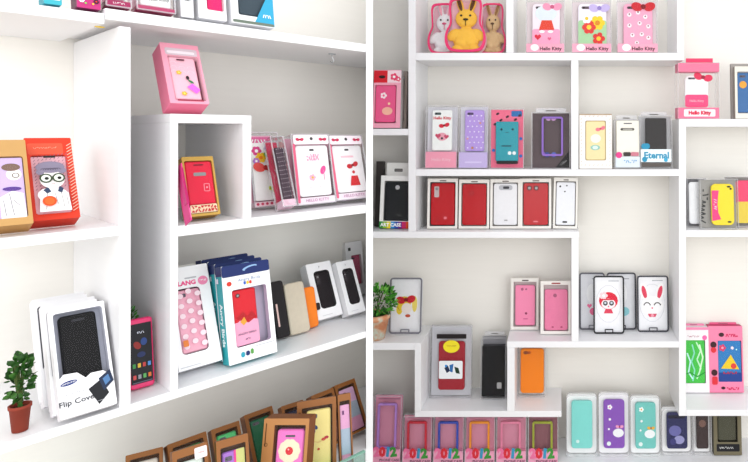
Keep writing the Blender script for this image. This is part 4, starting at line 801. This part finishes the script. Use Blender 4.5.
# --- clear hard boxes along the bottom
GQ = 'rounded clear boxes along the bottom shelf'
def kit(c, d): return lambda p: [p.flower(.3, .85, .12, '#fff', d, 5), p.disc(.25, .1, .1, '#e9f6f4'), p.disc(.7, .32, .26, '#f4f6f8', .2), p.bow(.76, .45, .18, d, '#a33'), p.disc(.3, .6, .06, '#fff'), p.disc(.25, .4, .05, '#fff')]
for x0, x1, y0, c, dec, lb in ((566.5, 597.5, 398, '#86dcd4', lambda p: p.disc(.3, .15, .08, '#d8f4f0'), 'rounded clear box with a plain turquoise case, bottom shelf'), (598.8, 630, 397, '#8a55b8', kit('#7a3ab0', '#f0a0c8'), 'rounded clear box with a purple case, bottom shelf'),
                           (631, 661.3, 400, '#74c8c0', kit('#4abcb4', '#f0b840'), 'rounded clear box with a teal decorated case, bottom shelf'), (662.5, 693, 411, '#2a2c5a', lambda p: [p.rr(.05, .84, .9, .93, '#14142a', .06), p.disc(.4, .5, .3, '#6a6aa8', .25), p.disc(.6, .25, .25, '#9a9ac8', .2), p.disc(.3, .2, .15, '#3a3a78')], 'rounded clear box with a dark navy case, bottom shelf'),
                           (694.5, 712, 411, '#3a2c2c', lambda p: p.disc(.5, .7, .3, '#7a5a50'), 'narrow clear box with a dark brown case, bottom shelf')):
    pack(rp(x0, x1, y0, 457.5 if x0 < 660 else 456, 466, .03, tilt=4), .03, lb, name='clear_case_box', group=GQ, kind='clear', film=HAZE, rad=.016 if x1-x0 > 20 else .006, card='#ffffff', case=dict(r=(.16, .12, .84, .9), col=c, cam='none', dec=dec, y=.006, rad=.14))
pack(rp(714, 742, 411, 456, 466, .03, tilt=4), .03, 'dark olive box with a black lettered label, right end of the bottom shelf', col='#6f6852', side='#4d4838', win=(.14, .28, .86, .92), inner='#3a3628', case=dict(r=(.18, .3, .82, .9), col='#4a4a3c'), fd=lambda p: [p.rr(.1, .08, .92, .24, '#16161a', .03), p.scrib(.45, .16, .5, .06, '#d8d8d8', th=.02, n=8)])
# ------------------------------------------------------------------ light
wd = bpy.data.worlds.new('room_light'); S.world = wd; wd.use_nodes = True
wd.node_tree.nodes['Background'].inputs[0].default_value = (.97, .98, 1, 1); wd.node_tree.nodes['Background'].inputs[1].default_value = 1.04
def area(name, loc, target, size, power, col=(1, 1, 1), sy=None):
    l = bpy.data.lights.new(name, 'AREA'); l.shape = 'RECTANGLE'; l.size = size; l.size_y = sy or size; l.energy = power; l.color = col
    o = bpy.data.objects.new(name, l); COL.objects.link(o); o.location = loc
    o.rotation_euler = (Vector(target)-Vector(loc)).to_track_quat('-Z', 'Y').to_euler(); return o
area('ceiling_or_fill_lamp', (.3, -.3, 2.85), (-.2, 1.4, .9), 1.4, 6, (1, .99, .97))
area('ceiling_or_fill_lamp', (-.7, -1.9, 2.1), (-.1, 1.5, 1.25), 2.0, 34, (1, .99, .98))  # added fill lamp, left behind the camera, brightens upright faces and the cubby
area('shop_window', (1.6, -1.1, 1.35), (-.6, 1.2, 1.1), 2.2, 30, (.98, .99, 1))
